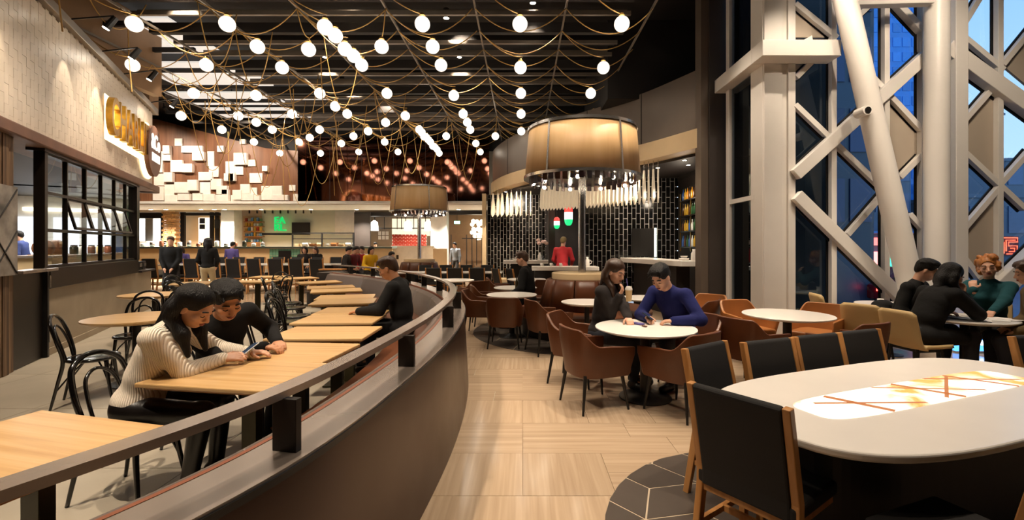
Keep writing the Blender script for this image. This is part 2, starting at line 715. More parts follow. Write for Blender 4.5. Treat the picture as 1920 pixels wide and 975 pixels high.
while y < 24:
    x = -9.0
    while x < 3.6:
        if x + 0.45 > rail_x(y + 0.3) - 0.1:
            field.box((x + 0.45, y + 0.3, -0.006), (0.897, 0.597, 0.012))
        x += 0.9
    y += 0.6
fo = field.build('stone_tile_field', M_trav, floor)
stuff(fo)
for i in range(-9, 1):
    for j in range(0, 12):
        x0, y0 = i * 1.2, j * 1.2 - 0.3
        if x0 < rail_x(y0 + 0.6) - 0.15 and x0 > -12:
            slab('concrete_slab', x0, y0, x0 + 1.2, y0 + 1.2, M_conc_floor, top=-0.002, gap=0.006)


def clip_poly(poly, inside, cut):
    out = []
    for a, b in zip(poly, poly[1:] + poly[:1]):
        ia, ib = inside(a), inside(b)
        if ia:
            out.append(a)
        if ia != ib:
            out.append(cut(a, b))
    return out


def inlay(name, a, b, r, edge, rot, label):
    """rhombic dark tiles inside a stadium (or disc) of radius r around segment a-b"""
    a, b = Vector(a), Vector(b)
    n = 40
    ax = (b - a)
    L = ax.length
    u = ax.normalized() if L > 1e-6 else Vector((1, 0))
    v = Vector((-u.y, u.x))
    out = []
    for k in range(n):
        t = 2 * PI * k / n
        c = b if math.cos(t) > 0 else a
        out.append(c + u * math.cos(t) * r + v * math.sin(t) * r)
    base = MB().prism([(p.x, p.y) for p in out], 0.0005, 0.003).build(name, M_palegrout, None)
    structure(base)
    base['label'] = label
    planes = []
    for p, q in zip(out, out[1:] + out[:1]):
        d = q - p
        if d.length > 1e-6:
            planes.append((p, Vector((-d.y, d.x)).normalized()))
    e = [Vector((math.cos(rot + PI / 3 * k), math.sin(rot + PI / 3 * k))) * edge for k in range(3)]
    ctr = (a + b) / 2
    o1, o2 = e[0] + e[1], e[1] + e[2]
    K = int((L / 2 + r) / edge) + 3
    for i in range(-K, K + 1):
        for j in range(-K, K + 1):
            p = ctr + o1 * i + o2 * j
            if (p - ctr).length > L / 2 + r + edge * 2:
                continue
            for (s1, s2) in ((e[0], e[1]), (e[1], e[2]), (e[2], -e[0])):
                cc = p + (s1 + s2) / 2
                poly = [cc + (q - cc) * (1 - 0.012 / edge) for q in (p, p + s1, p + s1 + s2, p + s2)]
                for (pp, nn) in planes:
                    if not poly:
                        break
                    if all((q - pp).dot(nn) > 0 for q in poly):
                        continue
                    poly = clip_poly(poly, lambda q: (q - pp).dot(nn) > 0, lambda q, w: q + (w - q) * ((q - pp).dot(nn) / ((q - pp).dot(nn) - (w - pp).dot(nn))))
                if len(poly) > 2:
                    MB().prism([(q.x, q.y) for q in poly], 0.002, 0.0055).build('floor_tile', M_darktile, base)
    return base


TU, TN = Vector((0.934, 0.358)), Vector((-0.358, 0.934))


def tp(u, n):
    p = TU * u + TN * n
    return (p.x, p.y)


inlay('floor_inlay', tp(2.39, 1.66), tp(3.95, 1.66), 1.19, 0.36, 0.2, 'dark tiled oval set in the stone floor under the long white table')
inlay('floor_inlay', (1.1, 8.6), (1.1, 8.6), 2.02, 0.5, 0.3, 'dark tiled disc set in the stone floor around the lamp booth')

# ---------------------------------------------------------------- storefront on the left
SRZ = math.atan2(0.89, -0.455)


def in_front(name, label=None, cat=None, group=None):
    """an Empty carrying the storefront's own frame: x along the front, -y towards the hall"""
    o = bpy.data.objects.new(name, None)
    COL.objects.link(o)
    o.location = (-6.32, 5.55, 0)
    o.rotation_euler = (0, 0, SRZ)
    if label:
        tag(o, label, cat, group)
    return o


def front_at(o):
    o.location = (-6.32, 5.55, 0)
    o.rotation_euler = (0, 0, SRZ)
    return o


# low concrete wall and its dark upper band
wl = front_at(structure(MB().box((4.05, 0.11, 0.485), (5.7, 0.2, 0.97)).build('wall_left', M_concwall)))
MB().box((3.4, 0.02, 1.12), (4.4, 0.12, 0.3)).build('sill_band', M_darkframe, wl, bevel=0.01)
MB().box((6.32, 0.3, 0.985), (1.2, 0.75, 0.04)).build('worktop', M_darkframe, wl, bevel=0.005)
MB().box((6.32, 0.4, 0.47), (1.1, 0.6, 0.93)).build('counter_body', M_concwall, wl)
MB().box((3.4, -0.004, 0.05), (4.4, 0.02, 0.1)).build('skirting', M_concwall, wl)
# door leaf below the hatch
dl = front_at(structure(MB().box((0.72, 0.04, 0.62), (0.92, 0.06, 1.24)).build('door_1', M_darkframe, bevel=0.008)))
MB().box((1.12, -0.01, 0.62), (0.05, 0.07, 1.24)).build('door_post', M_blackmetal, dl)
for z in (0.3, 1.08):
    MB().cone((1.15, -0.05, z - 0.09), (1.15, -0.05, z + 0.09), 0.014, 0.014, 10).build('hinge', M_chrome, dl)
MB().box((0.72, -0.02, 1.255), (1.0, 0.2, 0.04)).build('hatch_shelf', M_rail, dl, bevel=0.004)
# pier of aged boards with a framed picture
pier = front_at(structure(MB().box((-1.35, 0.15, 1.55), (3.2, 0.22, 3.1)).build('wall_pier', M_darkframe)))
for k in range(22):
    MB().box((-2.9 + k * 0.145 + 0.07, 0.02 - 0.008 * (k % 3), 1.55), (0.135, 0.05, 3.1)).build('board', M_darkwood, pier)
for k in range(2):
    MB().box((0.29, 0.1 + k * 0.12, 1.55), (0.04, 0.11, 3.1)).build('board', M_darkwood, pier)
pic = in_front('picture', 'black and white photo panel on the aged timber pier by the storefront', 'picture')
MB().box((-0.35, -0.05, 1.78), (1.15, 0.03, 1.1)).build('panel', mat('grey_picture', '#8c857e', 0.5, noise=(3.2, 0.75)), pic)
for a, b in (((-0.9, 1.25), (0.2, 2.3)), ((-0.9, 2.3), (0.2, 1.25)), ((-0.35, 1.25), (0.2, 1.78)), ((-0.9, 1.78), (-0.35, 2.3))):
    MB().bar((a[0], -0.07, a[1]), (b[0], -0.07, b[1]), 0.012, 0.012).build('wire', M_blackmetal, pic)

# fascia of upright white tiles
fz0, fz1 = 3.1, 5.02
fas = structure(MB().box((2.2, 0.24, (fz0 + fz1) / 2), (9.4, 0.44, fz1 - fz0)).build('wall_upper_left', M_jointgrey))
front_at(fas)
MB().box((7.05, 0.75, (fz0 + fz1) / 2), (0.4, 1.4, fz1 - fz0)).build('return_wall', M_fascia, fas, bevel=0.06, seg=4)
tme = MB().box((0, 0, 0), (0.105, 0.03, 0.247)).mesh('tile')
tme.materials.append(M_fascia)
tiles = []
for c in range(88):
    for r in range(-1, 9):
        z0 = fz0 + r * 0.25 + (0.125 if c % 2 else 0.0)
        z1 = min(z0 + 0.247, fz1)
        z0 = max(z0, fz0)
        if z1 - z0 > 0.05:
            tiles.append((-2.45 + c * 0.1075, z0, z1))
tiles.sort(key=lambda t: abs(t[0] - 0.9))
vis_t = [t for t in tiles if t[0] > -0.1 or True]
rest = MB()
for i, (x, z0, z1) in enumerate(vis_t):
    if i < 300 and z1 - z0 > 0.246:
        o = link('tile', tme, fas)
        o.location = (x, 0.012 + 0.002 * (i % 2), (z0 + z1) / 2)
    else:
        rest.box((x, 0.012, (z0 + z1) / 2), (0.105, 0.03, z1 - z0))
stuff(rest.build('tile_field', M_fascia, fas))
t1 = front_at(structure(MB().box((2.35, 0.2, 3.05), (9.7, 0.6, 0.16)).build('trim_1', M_rust, bevel=0.02)))
MB().lathe([(0.3, 2.97), (0.3, 3.13), (0.0, 3.13)], 20, (7.2, 0.2, 0)).build('rounded_end', M_rust, t1)
t2 = front_at(structure(MB().box((2.3, 0.12, 5.07), (9.7, 0.42, 0.14)).build('trim_2', M_beam, bevel=0.01)))

# sign: gold block letters with a light behind, and a disc
sg = in_front('wall_sign', 'gold backlit block letter sign on the white tiled fascia', 'sign')
xs = 3.62
font('lettering', 'CHARLIE', M_gold, 1.0, (4.72, -0.09, 4.05), (PI / 2, 0, 0), 0.05, sg, sx=0.66, bold=0.018)
MB().box((4.70, 0.0, 4.05), (2.36, 0.02, 0.86)).build('glow_strip', emit('sign_halo', (1.0, 0.78, 0.42), 2.2), sg)
dk = in_front('disc_sign', 'round brown sign with white lettering at the end of the tiled fascia', 'sign')
d2 = MB()
d2.lathe([(0.0, -0.09), (0.62, -0.09), (0.62, 0.0), (0.0, 0.0)], 40)
d2.v = [(x, z - 0.08, y) for x, y, z in d2.v]
dd = d2.build('disc', M_rust, dk)
dd.location = (6.42, 0, 3.92)
d3 = MB()
d3.lathe([(0.0, 0.0), (0.68, 0.0), (0.68, 0.02), (0.0, 0.02)], 40)
d3.v = [(x, z - 0.03, y) for x, y, z in d3.v]
d3o = d3.build('halo', emit('sign_halo', (1.0, 0.78, 0.42), 7.0), dk)
d3o.location = (6.42, 0, 3.92)
M_signw = emit('sign_white', (1.0, 0.95, 0.86), 0.45)
font('lettering', '&Co', M_signw, 0.52, (6.46, -0.178, 4.12), (PI / 2, 0, 0), 0.01, dk, sx=0.85, bold=0.008)
MB().box((6.48, -0.175, 3.76), (0.72, 0.02, 0.2)).build('white_bar', M_signw, dk)

# window grid 6 x 3
w1 = front_at(structure(MB().box((1.10, 0.03, 2.15), (0.09, 0.12, 1.76)).build('window_1', M_darkframe)))
cols = [1.12, 1.90, 2.66, 3.42, 4.16, 4.86, 5.48]
rws = [1.29, 1.82, 2.36, 2.93]
for x in cols[1:-1]:
    MB().box((x, 0.03, 2.12), (0.035, 0.06, 1.7)).build('mullion', M_darkframe, w1)
MB().box((5.52, 0.05, 2.15), (0.2, 0.2, 1.76)).build('frame_post', M_darkframe, w1)
for z in rws:
    MB().box((3.3, 0.03, z), (4.4, 0.07, 0.045)).build('transom', M_darkframe, w1)
MB().box((3.3, 0.05, 2.98), (4.6, 0.2, 0.1)).build('head', M_darkframe, w1)
for ci in range(6):
    for r in range(3):
        xa, xb, za, zb = cols[ci], cols[ci + 1], rws[r], rws[r + 1]
        g = MB().box((0, 0, -(zb - za - 0.05) / 2), (xb - xa - 0.03, 0.008, zb - za - 0.05)).build('pane', M_glasswin, w1)
        g.location = ((xa + xb) / 2, 0.03, zb - 0.025)
        if r == 1 and ci in (1, 2, 3, 4):
            g.rotation_euler = (math.radians(-14), 0, 0)
            fr = MB()
            hw, hh = (xb - xa - 0.05) / 2, zb - za - 0.06
            for sx in (-1, 1):
                fr.box((sx * hw, 0, -hh / 2), (0.035, 0.035, hh))
            for z in (0, -hh):
                fr.box((0, 0, z), (2 * hw + 0.03, 0.035, 0.035))
            fr.build('sash', M_darkframe, g)

# room behind the storefront
M_shopwall = mat('shop_white', '#dcd8cf', 0.6)
si = front_at(structure(MB().box((3.9, 4.5, 1.6), (12.4, 0.1, 3.2)).build('wall_shop_rear', M_shopwall)))
MB().box((2.3, 2.3, 3.02), (9.4, 4.0, 0.06)).build('shop_ceiling', M_darkwall, si)
MB().box((-2.3, 2.3, 1.5), (0.1, 4.0, 3.0)).build('shop_side', M_concwall, si)
MB().box((10.05, 2.75, 1.5), (0.1, 3.4, 3.0)).build('shop_side', M_shopwall, si)
MB().box((8.4, 2.6, 3.02), (3.4, 3.3, 0.06)).build('shop_ceiling', M_darkwall, si)
MB().box((4.5, 2.4, 0.01), (11, 4.0, 0.02)).build('shop_floor', M_conc_floor, si)
M_shopglow = emit('shop_daylight', (0.80, 0.88, 1.0), 0.6)
for x in (1.9, 2.6, 3.35):
    MB().box((9.97, x, 1.75), (0.04, 0.55, 1.3)).build('bright_window', M_shopglow, si)
MB().box((9.95, 2.3, 2.62), (0.06, 2.4, 0.1)).build('light_band', emit('shop_lightband', (1, 0.9, 0.7), 1.2), si)
MB().box((9.9, 1.35, 1.7), (0.06, 0.45, 0.6)).build('menu_screen', mat('blue_screen', '#27375a', 0.3, noise=(8, 0.5)), si)
hood = in_front('extract_hood', 'brass coloured extract hood hanging inside the storefront hatch', 'hood')
MB().box((0.55, 0.9, 2.45), (0.5, 0.7, 0.5)).build('canopy', M_brass, hood, bevel=0.02)
MB().box((0.55, 0.9, 2.85), (0.3, 0.3, 0.34)).build('duct', M_brass, hood)
kc = in_front('kitchen_counter', 'pale kitchen counter behind the storefront glazing', 'counter')
MB().box((7.2, 1.6, 0.68), (4.6, 0.8, 1.32)).build('body', M_creamband, kc)
MB().box((7.2, 1.6, 1.365), (4.7, 0.9, 0.05)).build('top', M_rail, kc, bevel=0.006)
for k, x in enumerate((5.55, 6.15)):
    t = in_front('bread_dome', 'brown domed loaf on the kitchen counter, the %s one seen through the glazing' % ('left', 'right')[k], 'bread', 'domed loaves on the kitchen counter')
    MB().sphere((x, 1.55, 1.54), 0.2, 14, 8, (1, 0.9, 0.95)).build('crust', mat('crust', '#7a4a2a', 0.6, noise=(14, 0.3)), t, smooth=True)
    MB().box((x, 1.55, 1.398), (0.4, 0.35, 0.015)).build('board', M_oakedge, t)
for k, x in enumerate((6.8, 7.3, 7.9, 8.5, 9.1)):
    t = in_front('jar', 'storage jar on the kitchen counter, number %s from the window post' % ('one', 'two', 'three', 'four', 'five')[k], 'jar', 'jars behind the storefront glazing')
    m = (M_olive, M_white, M_leather, M_cream, M_copper)[k]
    MB().lathe([(0.07, 0), (0.08, 0.02), (0.08, 0.16), (0.06, 0.19)], 14, (x, 1.45, 1.391)).build('body', m, t, smooth=True)
    MB().lathe([(0.065, 0.19), (0.065, 0.215), (0.0, 0.22)], 14, (x, 1.45, 1.391)).build('lid', M_blackmetal, t)
for k, x in enumerate((6.0, 6.35, 6.7)):
    t = in_front('till_box', 'black till box on the concrete counter end, %s' % ('near the post', 'in the middle', 'at the outer end')[k], 'box', 'boxes on the concrete counter')
    MB().box((x, 0.25, 1.107), (0.26, 0.3, 0.2)).build('body', M_blackmetal, t, bevel=0.01)
    MB().box((x, 0.09, 1.12), (0.18, 0.01, 0.08)).build('panel', M_rail, t)
lamp('AREA', (-6.32 - 0.89 * 2.0 - 0.455 * 7.5, 5.55 - 0.455 * 2.0 + 0.89 * 7.5, 2.95), 70, (1, 0.95, 0.88), 1.2)
lamp('AREA', (-6.32 - 0.89 * 2.0 - 0.455 * 4.2, 5.55 - 0.455 * 2.0 + 0.89 * 4.2, 2.95), 40, (1, 0.9, 0.75), 1.2)
# track spots that wash the fascia
for k, s_ in enumerate((-0.3, 1.77, 3.1, 4.34, 6.45)):
    t = in_front('track_spot', 'small black track spotlight on the fascia top, %s from the near end' % ('first', 'second', 'third', 'fourth', 'fifth')[k], 'spotlight', 'track spotlights over the storefront')
    MB().cone((s_, -0.62, 5.28), (s_, -0.5, 5.08), 0.045, 0.055, 12).build('can', M_blackmetal, t)
    MB().bar((s_, -0.05, 5.12), (s_, -0.6, 5.3), 0.02, 0.02).build('arm', M_blackmetal, t)
    MB().cone((s_, -0.5, 5.083), (s_, -0.495, 5.073), 0.048, 0.048, 12).build('lens', M_spotface, t)
    lamp('SPOT', (s_, -0.42, 5.03), 34, WARM, 0.02, (s_, -0.02, 3.55), 44, 0.35, parent=t)

# ---------------------------------------------------------------- ceiling
CEZ = 6.9
ceiling = structure(MB().box((-4.1, 1.1, CEZ + 0.1), (33.4, 13.2, 0.2)).box((-8.3, 16.2, CEZ + 0.1), (25.4, 17.0, 0.2)).build('ceiling', M_ceil))
bm_me = MB().box((0, 0, 0), (9.6, 0.055, 0.075)).mesh('beam')
bm_me.materials.append(M_beam)
bm_me2 = MB().box((0, 0, 0), (9.6, 0.12, 0.2)).mesh('beam')
bm_me3 = MB().box((0, 0, 0), (4.5, 0.07, 0.1)).mesh('beam')
bm_me3.materials.append(M_ceil)
bm_me2.materials.append(M_ceil)
yy, k = 5.6, 0
while yy < 17.8:
    o = link('beam', bm_me if k % 3 else bm_me2, ceiling)
    o.location = (-2.75, yy, 6.0 + (0.18 if k % 2 else 0.0))
    if k % 4 == 0:
        o = link('beam', bm_me3, ceiling)
        o.location = (-9.8, yy, 6.1)
    yy += 0.31
    k += 1
for x in (-9.6, -8.4, -6.95, -5.4, -3.9, -2.37, -0.82, 0.75, 2.25):
    MB().box((x, 11.9, 5.715), (0.03, 12.2, 0.04)).build('long_rail', M_beam, ceiling)
for (x0, y0, w, d) in ((-10.6, 9.8, 2.0, 1.9), (-8.6, 9.8, 1.0, 1.9), (-10.6, 12.2, 2.0, 1.9), (-8.6, 12.2, 1.0, 1.9), (-11.5, 14.6, 3.4, 1.4), (-8.0, 14.6, 1.6, 1.4), (-11.5, 16.3, 6.5, 1.3)):
    MB().box((x0 + w / 2, y0 + d / 2, 6.5), (w - 0.06, d - 0.1, 0.04)).build('pale_panel', M_panelglow, ceiling)
structure(MB().box((-10.0, 12.1, 5.95), (0.55, 0.3, 1.75)).build('wall_soffit_left', mat('tan_soffit', '#8a6a4a', 0.5)))
structure(MB().box((-8.6, 8.8, 5.9), (0.2, 4.0, 1.6)).build('wall_soffit_near', mat('tan_soffit', '#8a6a4a', 0.5)))

# ---------------------------------------------------------------- far wall, white squares, copper mirror, enclosing walls
YF = 18.2
wf = structure(MB().prism([(-16.2, 3.33), (-8.9, 3.33), (-8.9, 5.35), (-10.2, 5.45), (-14.5, 6.6), (-16.2, 6.8)], YF, YF + 0.15, 'Y').build('wall_far', M_brownwall))
srng = random.Random(5)
PXM = YF / FPX


def white_square(px, py, w, h, k):
    X, _, Z = on_y(px + w / 2, py + h / 2, YF)
    d = 0.05 + 0.05 * (k % 3)
    MB().box((X, YF - d / 2, Z), (w * PXM, d, h * PXM)).build('panel', M_whitepanel, wf, bevel=0.008)


sq = [(329, 260, 14, 14), (343, 274, 40, 13), (310, 274, 13, 16), (290, 284, 17, 24), (307, 290, 16, 12), (365, 286, 22, 16), (389, 284, 14, 28), (410, 274, 12, 12), (442, 288, 24, 22), (424, 303, 18, 22), (323, 301, 22, 22), (345, 308, 20, 16), (393, 312, 18, 20), (290, 308, 18, 16), (312, 324, 16, 18), (290, 326, 20, 22), (375, 323, 26, 16), (424, 326, 18, 14), (442, 312, 15, 16), (330, 342, 26, 20), (356, 338, 18, 20), (376, 342, 20, 22), (398, 336, 20, 20), (410, 349, 20, 16), (310, 346, 18, 20), (290, 350, 20, 26), (432, 325, 12, 15), (469, 325, 24, 18), (453, 346, 18, 18), (440, 357, 16, 18), (491, 349, 22, 26), (513, 349, 18, 18), (513, 366, 30, 10), (471, 352, 12, 22), (312, 366, 24, 12), (338, 364, 22, 12), (362, 362, 20, 14), (384, 364, 22, 13), (408, 366, 24, 12), (434, 366, 18, 12), (454, 364, 24, 12), (480, 366, 10, 10), (543, 347, 12, 11), (552, 364, 28, 13), (420, 356, 12, 10), (466, 300, 14, 12), (452, 262, 10, 9), (495, 312, 10, 10)]
for k, (x, y, w, h) in enumerate(sq):
    white_square(x, y, w, h, k)
mir = structure(MB().box((-5.1, YF - 0.05, 4.6), (7.55, 0.1, 2.5)).build('wall_mirror', M_mirrorcopper))
for k in range(1, 6):
    MB().box((-8.87 + k * 1.258, YF - 0.103, 4.6), (0.012, 0.006, 2.5)).build('joint', M_darkwall, mir)
structure(MB().box((-7.5, YF + 0.05, 3.29), (18.0, 0.4, 0.09)).build('trim_3', M_ceilwhite))
structure(MB().box((-7.5, YF + 0.3, 6.2), (18, 0.1, 1.6)).build('wall_far_top', M_ceil))
structure(MB().box((-4, -5.0, 3.4), (33.6, 0.2, 7.2)).build('wall_rear', M_darkwall))
structure(MB().box((-20.8, 9, 3.4), (0.2, 31, 7.2)).build('wall_outer_left', M_darkwall))
structure(MB().box((12.5, 1.2, 3.4), (0.2, 13.0, 7.2)).build('wall_right', mat('right_wall', '#cbbfb0', 0.6)))
structure(MB().box((-8.1, 24.4, 3.4), (25.6, 0.2, 7.2)).build('wall_stalls_rear', mat('stall_wall', '#cfc6b6', 0.6)))

for k, x in enumerate((-14.5, -12.2, -9.9)):  # added spots that brighten the dim far wall and its squares
    t = thing('wall_fill_spot', 'small spotlight added to brighten the white squared wall, %s from the left' % ('first', 'second', 'third')[k], 'spotlight', (x, 15.6, 6.3), 0, 'spotlights added to brighten the far wall')
    MB().cone((0, 0, 0), (0, 0.16, -0.12), 0.06, 0.07, 12).build('can', M_blackmetal, t)
    MB().bar((0, 0, 0.6), (0, 0, 0), 0.03, 0.03).build('stem', M_blackmetal, t)
    lamp('SPOT', (0, 0.2, -0.15), 230, WARM, 0.05, None, 95, 0.7, parent=t).rotation_euler = (math.radians(50), 0, 0)
# ---------------------------------------------------------------- glazed facade on the right (plane Y = 7.5)
YG = 7.5


def F(px, py, y=YG):
    return ((px - CX) * y / FPX, y, EYE + (CY - py) * y / FPX)


gp = F(1490, 0)[0]
win = structure(MB().box(((gp + F(1797, 0)[0]) / 2, YG + 0.12, 3.2), (F(1797, 0)[0] - gp, 0.02, 7.0)).build('window_2', M_glassfac))
win3 = structure(MB().box(((F(1797, 0)[0] + 12.4) / 2, YG + 0.12, 3.2), (12.4 - F(1797, 0)[0], 0.02, 7.0)).build('window_3', M_glassfac))


def member(parent, a, b, w, d, name='glazing_bar', y=YG, m=M_steelwhite, edge=True):
    A, B = Vector(F(*a, y)), Vector(F(*b, y))
    MB().bar(A, B, w, d, up=(0, 1, 0)).build(name, m, parent, bevel=min(w, d) * 0.06)
    if edge:
        off = Vector((0, d / 2 + 0.02, 0))
        MB().bar(A + off, B + off, w + 0.05, 0.02, up=(0, 1, 0)).build('gasket', M_blackmetal, parent)


def infill(parent, pts, y=YG + 0.05):
    P = [F(px, py, y) for px, py in pts]
    MB().prism([(p[0], p[2]) for p in P], y, y + 0.04, 'Y').build('infill_panel', M_panelbeige, parent)


for px in (1561, 1660, 1728):
    member(win, (px, -60), (px, 642), 0.085, 0.09, 'mullion')
member(win, (1490, 640), (1790, 640), 0.1, 0.1, 'bottom_rail')
for a, b in (((1490, 197), (1658, 358)), ((1658, 360), (1588, 440)), ((1622, 132), (1726, 243)), ((1726, 292), (1686, 333)), ((1490, 8), (1568, 72)), ((1596, 42), (1632, 8)), ((1704, 402), (1730, 430)), ((1686, 528), (1710, 502)), ((1526, 112), (1492, 146))):
    member(win, a, b, 0.085, 0.08)
member(win, (1676, 4), (1727, 58), 0.1, 0.12, 'brace_head')
for a, b in (((1490, 328), (1736, 104)), ((1492, 366), (1696, 566))):
    member(win, a, b, 0.19, 0.13, 'brace', y=YG - 0.06)
infill(win, [(1666, 188), (1724, 240), (1724, 292), (1688, 330), (1666, 300)])
infill(win, [(1492, 14), (1556, 70), (1492, 70)])
infill(win, [(1492, 112), (1524, 112), (1492, 144)])
member(win, (1582, 6), (1745, 2), 0.12, 0.14, 'head_beam', y=7.1, edge=False)
# second bay
member(win3, (1797, -60), (1797, 642), 0.05, 0.06, 'dark_mullion', m=M_blackmetal, edge=False)
member(win3, (1803, -60), (1803, 642), 0.06, 0.06, 'mullion', edge=False)
member(win3, (1872, -60), (1872, 642), 0.085, 0.09, 'mullion')
member(win3, (1975, -60), (1975, 642), 0.085, 0.09, 'mullion')
member(win3, (1797, 640), (2300, 640), 0.1, 0.1, 'bottom_rail')
for a, b in (((1805, 228), (1854, 172)), ((1805, 284), (1920, 392)), ((1874, 345), (1930, 282)), ((1805, 430), (1872, 352)), ((1805, 482), (1834, 520)), ((1803, 68), (1880, 132)), ((1803, 50), (1836, -4)), ((1878, 122), (1935, 52))):
    member(win3, a, b, 0.085, 0.08)
member(win3, (1772, 90), (1960, 226), 0.24, 0.16, 'brace', y=YG - 0.06)
member(win3, (1848, 566), (1990, 430), 0.3, 0.16, 'brace', y=YG - 0.06)
infill(win3, [(1805, 232), (1850, 176), (1864, 190), (1864, 330), (1805, 282)])
infill(win3, [(1805, 436), (1864, 366), (1864, 560), (1834, 522), (1805, 484)])
infill(win3, [(1880, 122), (1935, 58), (1935, 168)])
infill(win3, [(1834, 540), (1864, 540), (1864, 640), (1806, 640), (1806, 560)])
# fin between the bays, steel columns
fin = structure(MB().box((F(1786, 0)[0], YG + 0.0, 3.2), (0.2, 0.34, 7.0)).build('trim_4', M_steelwhite, bevel=0.01))
c1 = structure(MB().tube([(F(1756, 0, 7.2)[0], 7.2, z) for z in (-0.0, 1.5, 3, 4.5, 6.5)], 0.165, 28).build('column_round', M_steelwhite, smooth=True, auto=40))
la, lb = F(1571, -60, 6.9), F(1722, 600, 6.9)
c2 = structure(MB().tube([la, lb], [0.15, 0.165], 26).build('column_leaning', M_steelwhite, smooth=True, auto=40))
pv = F(1612, 212, 6.9)
MB().tube([(pv[0], 6.74, pv[2]), (pv[0], 6.95, pv[2])], 0.07, 20).build('pin', M_steelwhite, c2)
MB().tube([(pv[0], 6.725, pv[2]), (pv[0], 6.74, pv[2])], 0.045, 16).build('pin_hole', M_blackmetal, c2)
# box column with flanges
xa, xb = F(1431, 0)[0], F(1491, 0)[0]
c3 = structure(MB().box(((xa + xb) / 2, 7.72, 3.4), (xb - xa, 0.4, 7.0)).build('column_box', M_steelwhite, bevel=0.01))
MB().box((xa + 0.16, 7.51, 3.4), (0.3, 0.05, 7.0)).build('cover_plate', M_steelwhite, c3, bevel=0.006)
MB().box((xb - 0.07, 7.5, 3.4), (0.12, 0.06, 7.0)).build('flange', M_steelwhite, c3, bevel=0.006)
bz0, bz1 = EYE + (CY - 104) * 7.16 / FPX, EYE + (CY - 74) * 7.16 / FPX
bx0 = (1430 - CX) * 7.16 / FPX
bx1 = (1578 - CX) * 7.16 / FPX
bb = structure(MB().box(((bx0 + bx1) / 2, 7.33, (bz0 + bz1) / 2), (bx1 - bx0, 0.34, bz1 - bz0)).build('beam_front', M_steelwhite, bevel=0.008))
MB().box((bx0 + 0.15, 8.24, (bz0 + bz1) / 2), (0.3, 1.48, bz1 - bz0)).build('beam_return', M_steelwhite, bb, bevel=0.008)
MB().prism([(bx0 + 0.62, bz1), (bx0 + 0.88, bz1), (bx0 + 0.86, bz1 + 0.13)], 7.3, 7.34, 'Y').build('gusset', M_steelwhite, bb)
# glazed return between the box column and the charcoal column
wr = structure(MB().box((3.98, 8.3, 3.4), (0.02, 1.2, 7.0)).build('window_4', glass('return_glass', (0.35, 0.36, 0.38), 1.2, 1.5)))
MB().box((3.97, 8.78, 3.4), (0.1, 0.14, 7.0)).build('mullion', M_steelwhite, wr, bevel=0.006)
MB().box((3.97, 8.3, 2.42), (0.08, 1.0, 0.08)).build('transom', M_steelwhite, wr)
structure(MB().box((5.2, 9.4, 3.4), (2.4, 0.1, 7.0)).build('wall_behind_return', M_darkwall))
cc = structure(MB().box((3.87, 9.2, 3.45), (0.46, 0.5, 7.0)).build('column_charcoal', M_darkcolumn, bevel=0.01))
MB().box((3.57, 9.15, 3.45), (0.14, 0.3, 7.0)).build('edge_trim', M_soffit, cc)

# ---------------------------------------------------------------- the street outside
structure(MB().box((12, 30, -0.6), (60, 44.5, 0.2)).build('street', mat('street_paving', '#4a5a70', 0.5, noise=(0.6, 0.2))))
M_bdark = mat('dark_facade', '#2a3e52', 0.35, noise=(0.4, 0.3))
M_bblue = mat('blue_facade', '#3b86d8', 0.3, noise=(0.5, 0.15))
M_bgrey = mat('grey_facade', '#56677b', 0.5, noise=(0.4, 0.1))


def building(x0, x1, y, h, m, label, floors, bays, mw):
    t = thing('building', label, 'building', ((x0 + x1) / 2, y, -0.5))
    w = x1 - x0
    MB().box((0, 3, h / 2), (w, 6, h)).build('body', m, t)
    MB().box((0, 3, h + 0.1), (w + 0.2, 6.2, 0.2)).build('parapet', M_bgrey, t)
    me = MB().box((0, 0, 0), (w / bays * 0.8, 0.06, h / floors * 0.62)).mesh('window')
    me.materials.append(mw)
    for i in range(bays):
        for j in range(1, floors):
            o = link('window', me, t)
            o.location = (-w / 2 + w / bays * (i + 0.5), -0.02, h / floors * (j + 0.5))
    return t


M_w1 = mat('window_blue_dark', '#243a5e', 0.12, random=0.3)
M_w2 = mat('window_blue', '#3f86d6', 0.12, random=0.25)
M_w3 = mat('window_grey', '#4a6486', 0.15, random=0.2)
building(9.4, 12.25, 16, 22, M_bdark, 'dark office block across the street behind the diamond glazing', 9, 3, M_w1)
building(30.5, 34.7, 40, 46, M_bblue, 'tall blue lit tower beyond the street', 36, 5, M_w2)
building(18.5, 22.0, 26, 7.2, M_bgrey, 'low grey shop block across the street behind the round column', 4, 5, M_w3)
building(31.6, 40.0, 30, 7.6, M_bgrey, 'wide grey block across the street at the right of the glazing', 4, 7, M_w3)
building(36, 44, 42, 14.0, M_bgrey, 'set back grey block rising beyond the wide one', 6, 6, M_w3)
shops = thing('shop_row', 'row of small lit shops at street level beyond the glazing', 'shop', (14.6, 18, -0.5))
MB().box((0, 1.5, 1.7), (4.0, 3, 3.4)).build('body', M_bgrey, shops)
for k, (c, s_) in enumerate((((0.1, 0.9, 0.5), 1.2), ((1, 0.15, 0.12), 2.0), ((0.25, 0.5, 1), 1.6), ((1, 0.6, 0.3), 2.0), ((0.7, 0.3, 0.8), 1.0))):
    MB().box((-1.6 + k * 0.8, -0.05, 1.3), (0.6, 0.06, 1.1)).build('shop_window', emit('street_glow_%s' % 'abcde'[k], c, s_ * 1.6), shops)
    MB().box((-1.6 + k * 0.8, -0.08, 2.25), (0.66, 0.1, 0.3)).build('shop_sign', emit('street_glow_%s' % 'ceabd'[k], c, s_ * 0.8), shops)
MB().box((0, -0.35, 2.6), (4.0, 0.7, 0.08)).build('awning', M_bblue, shops)
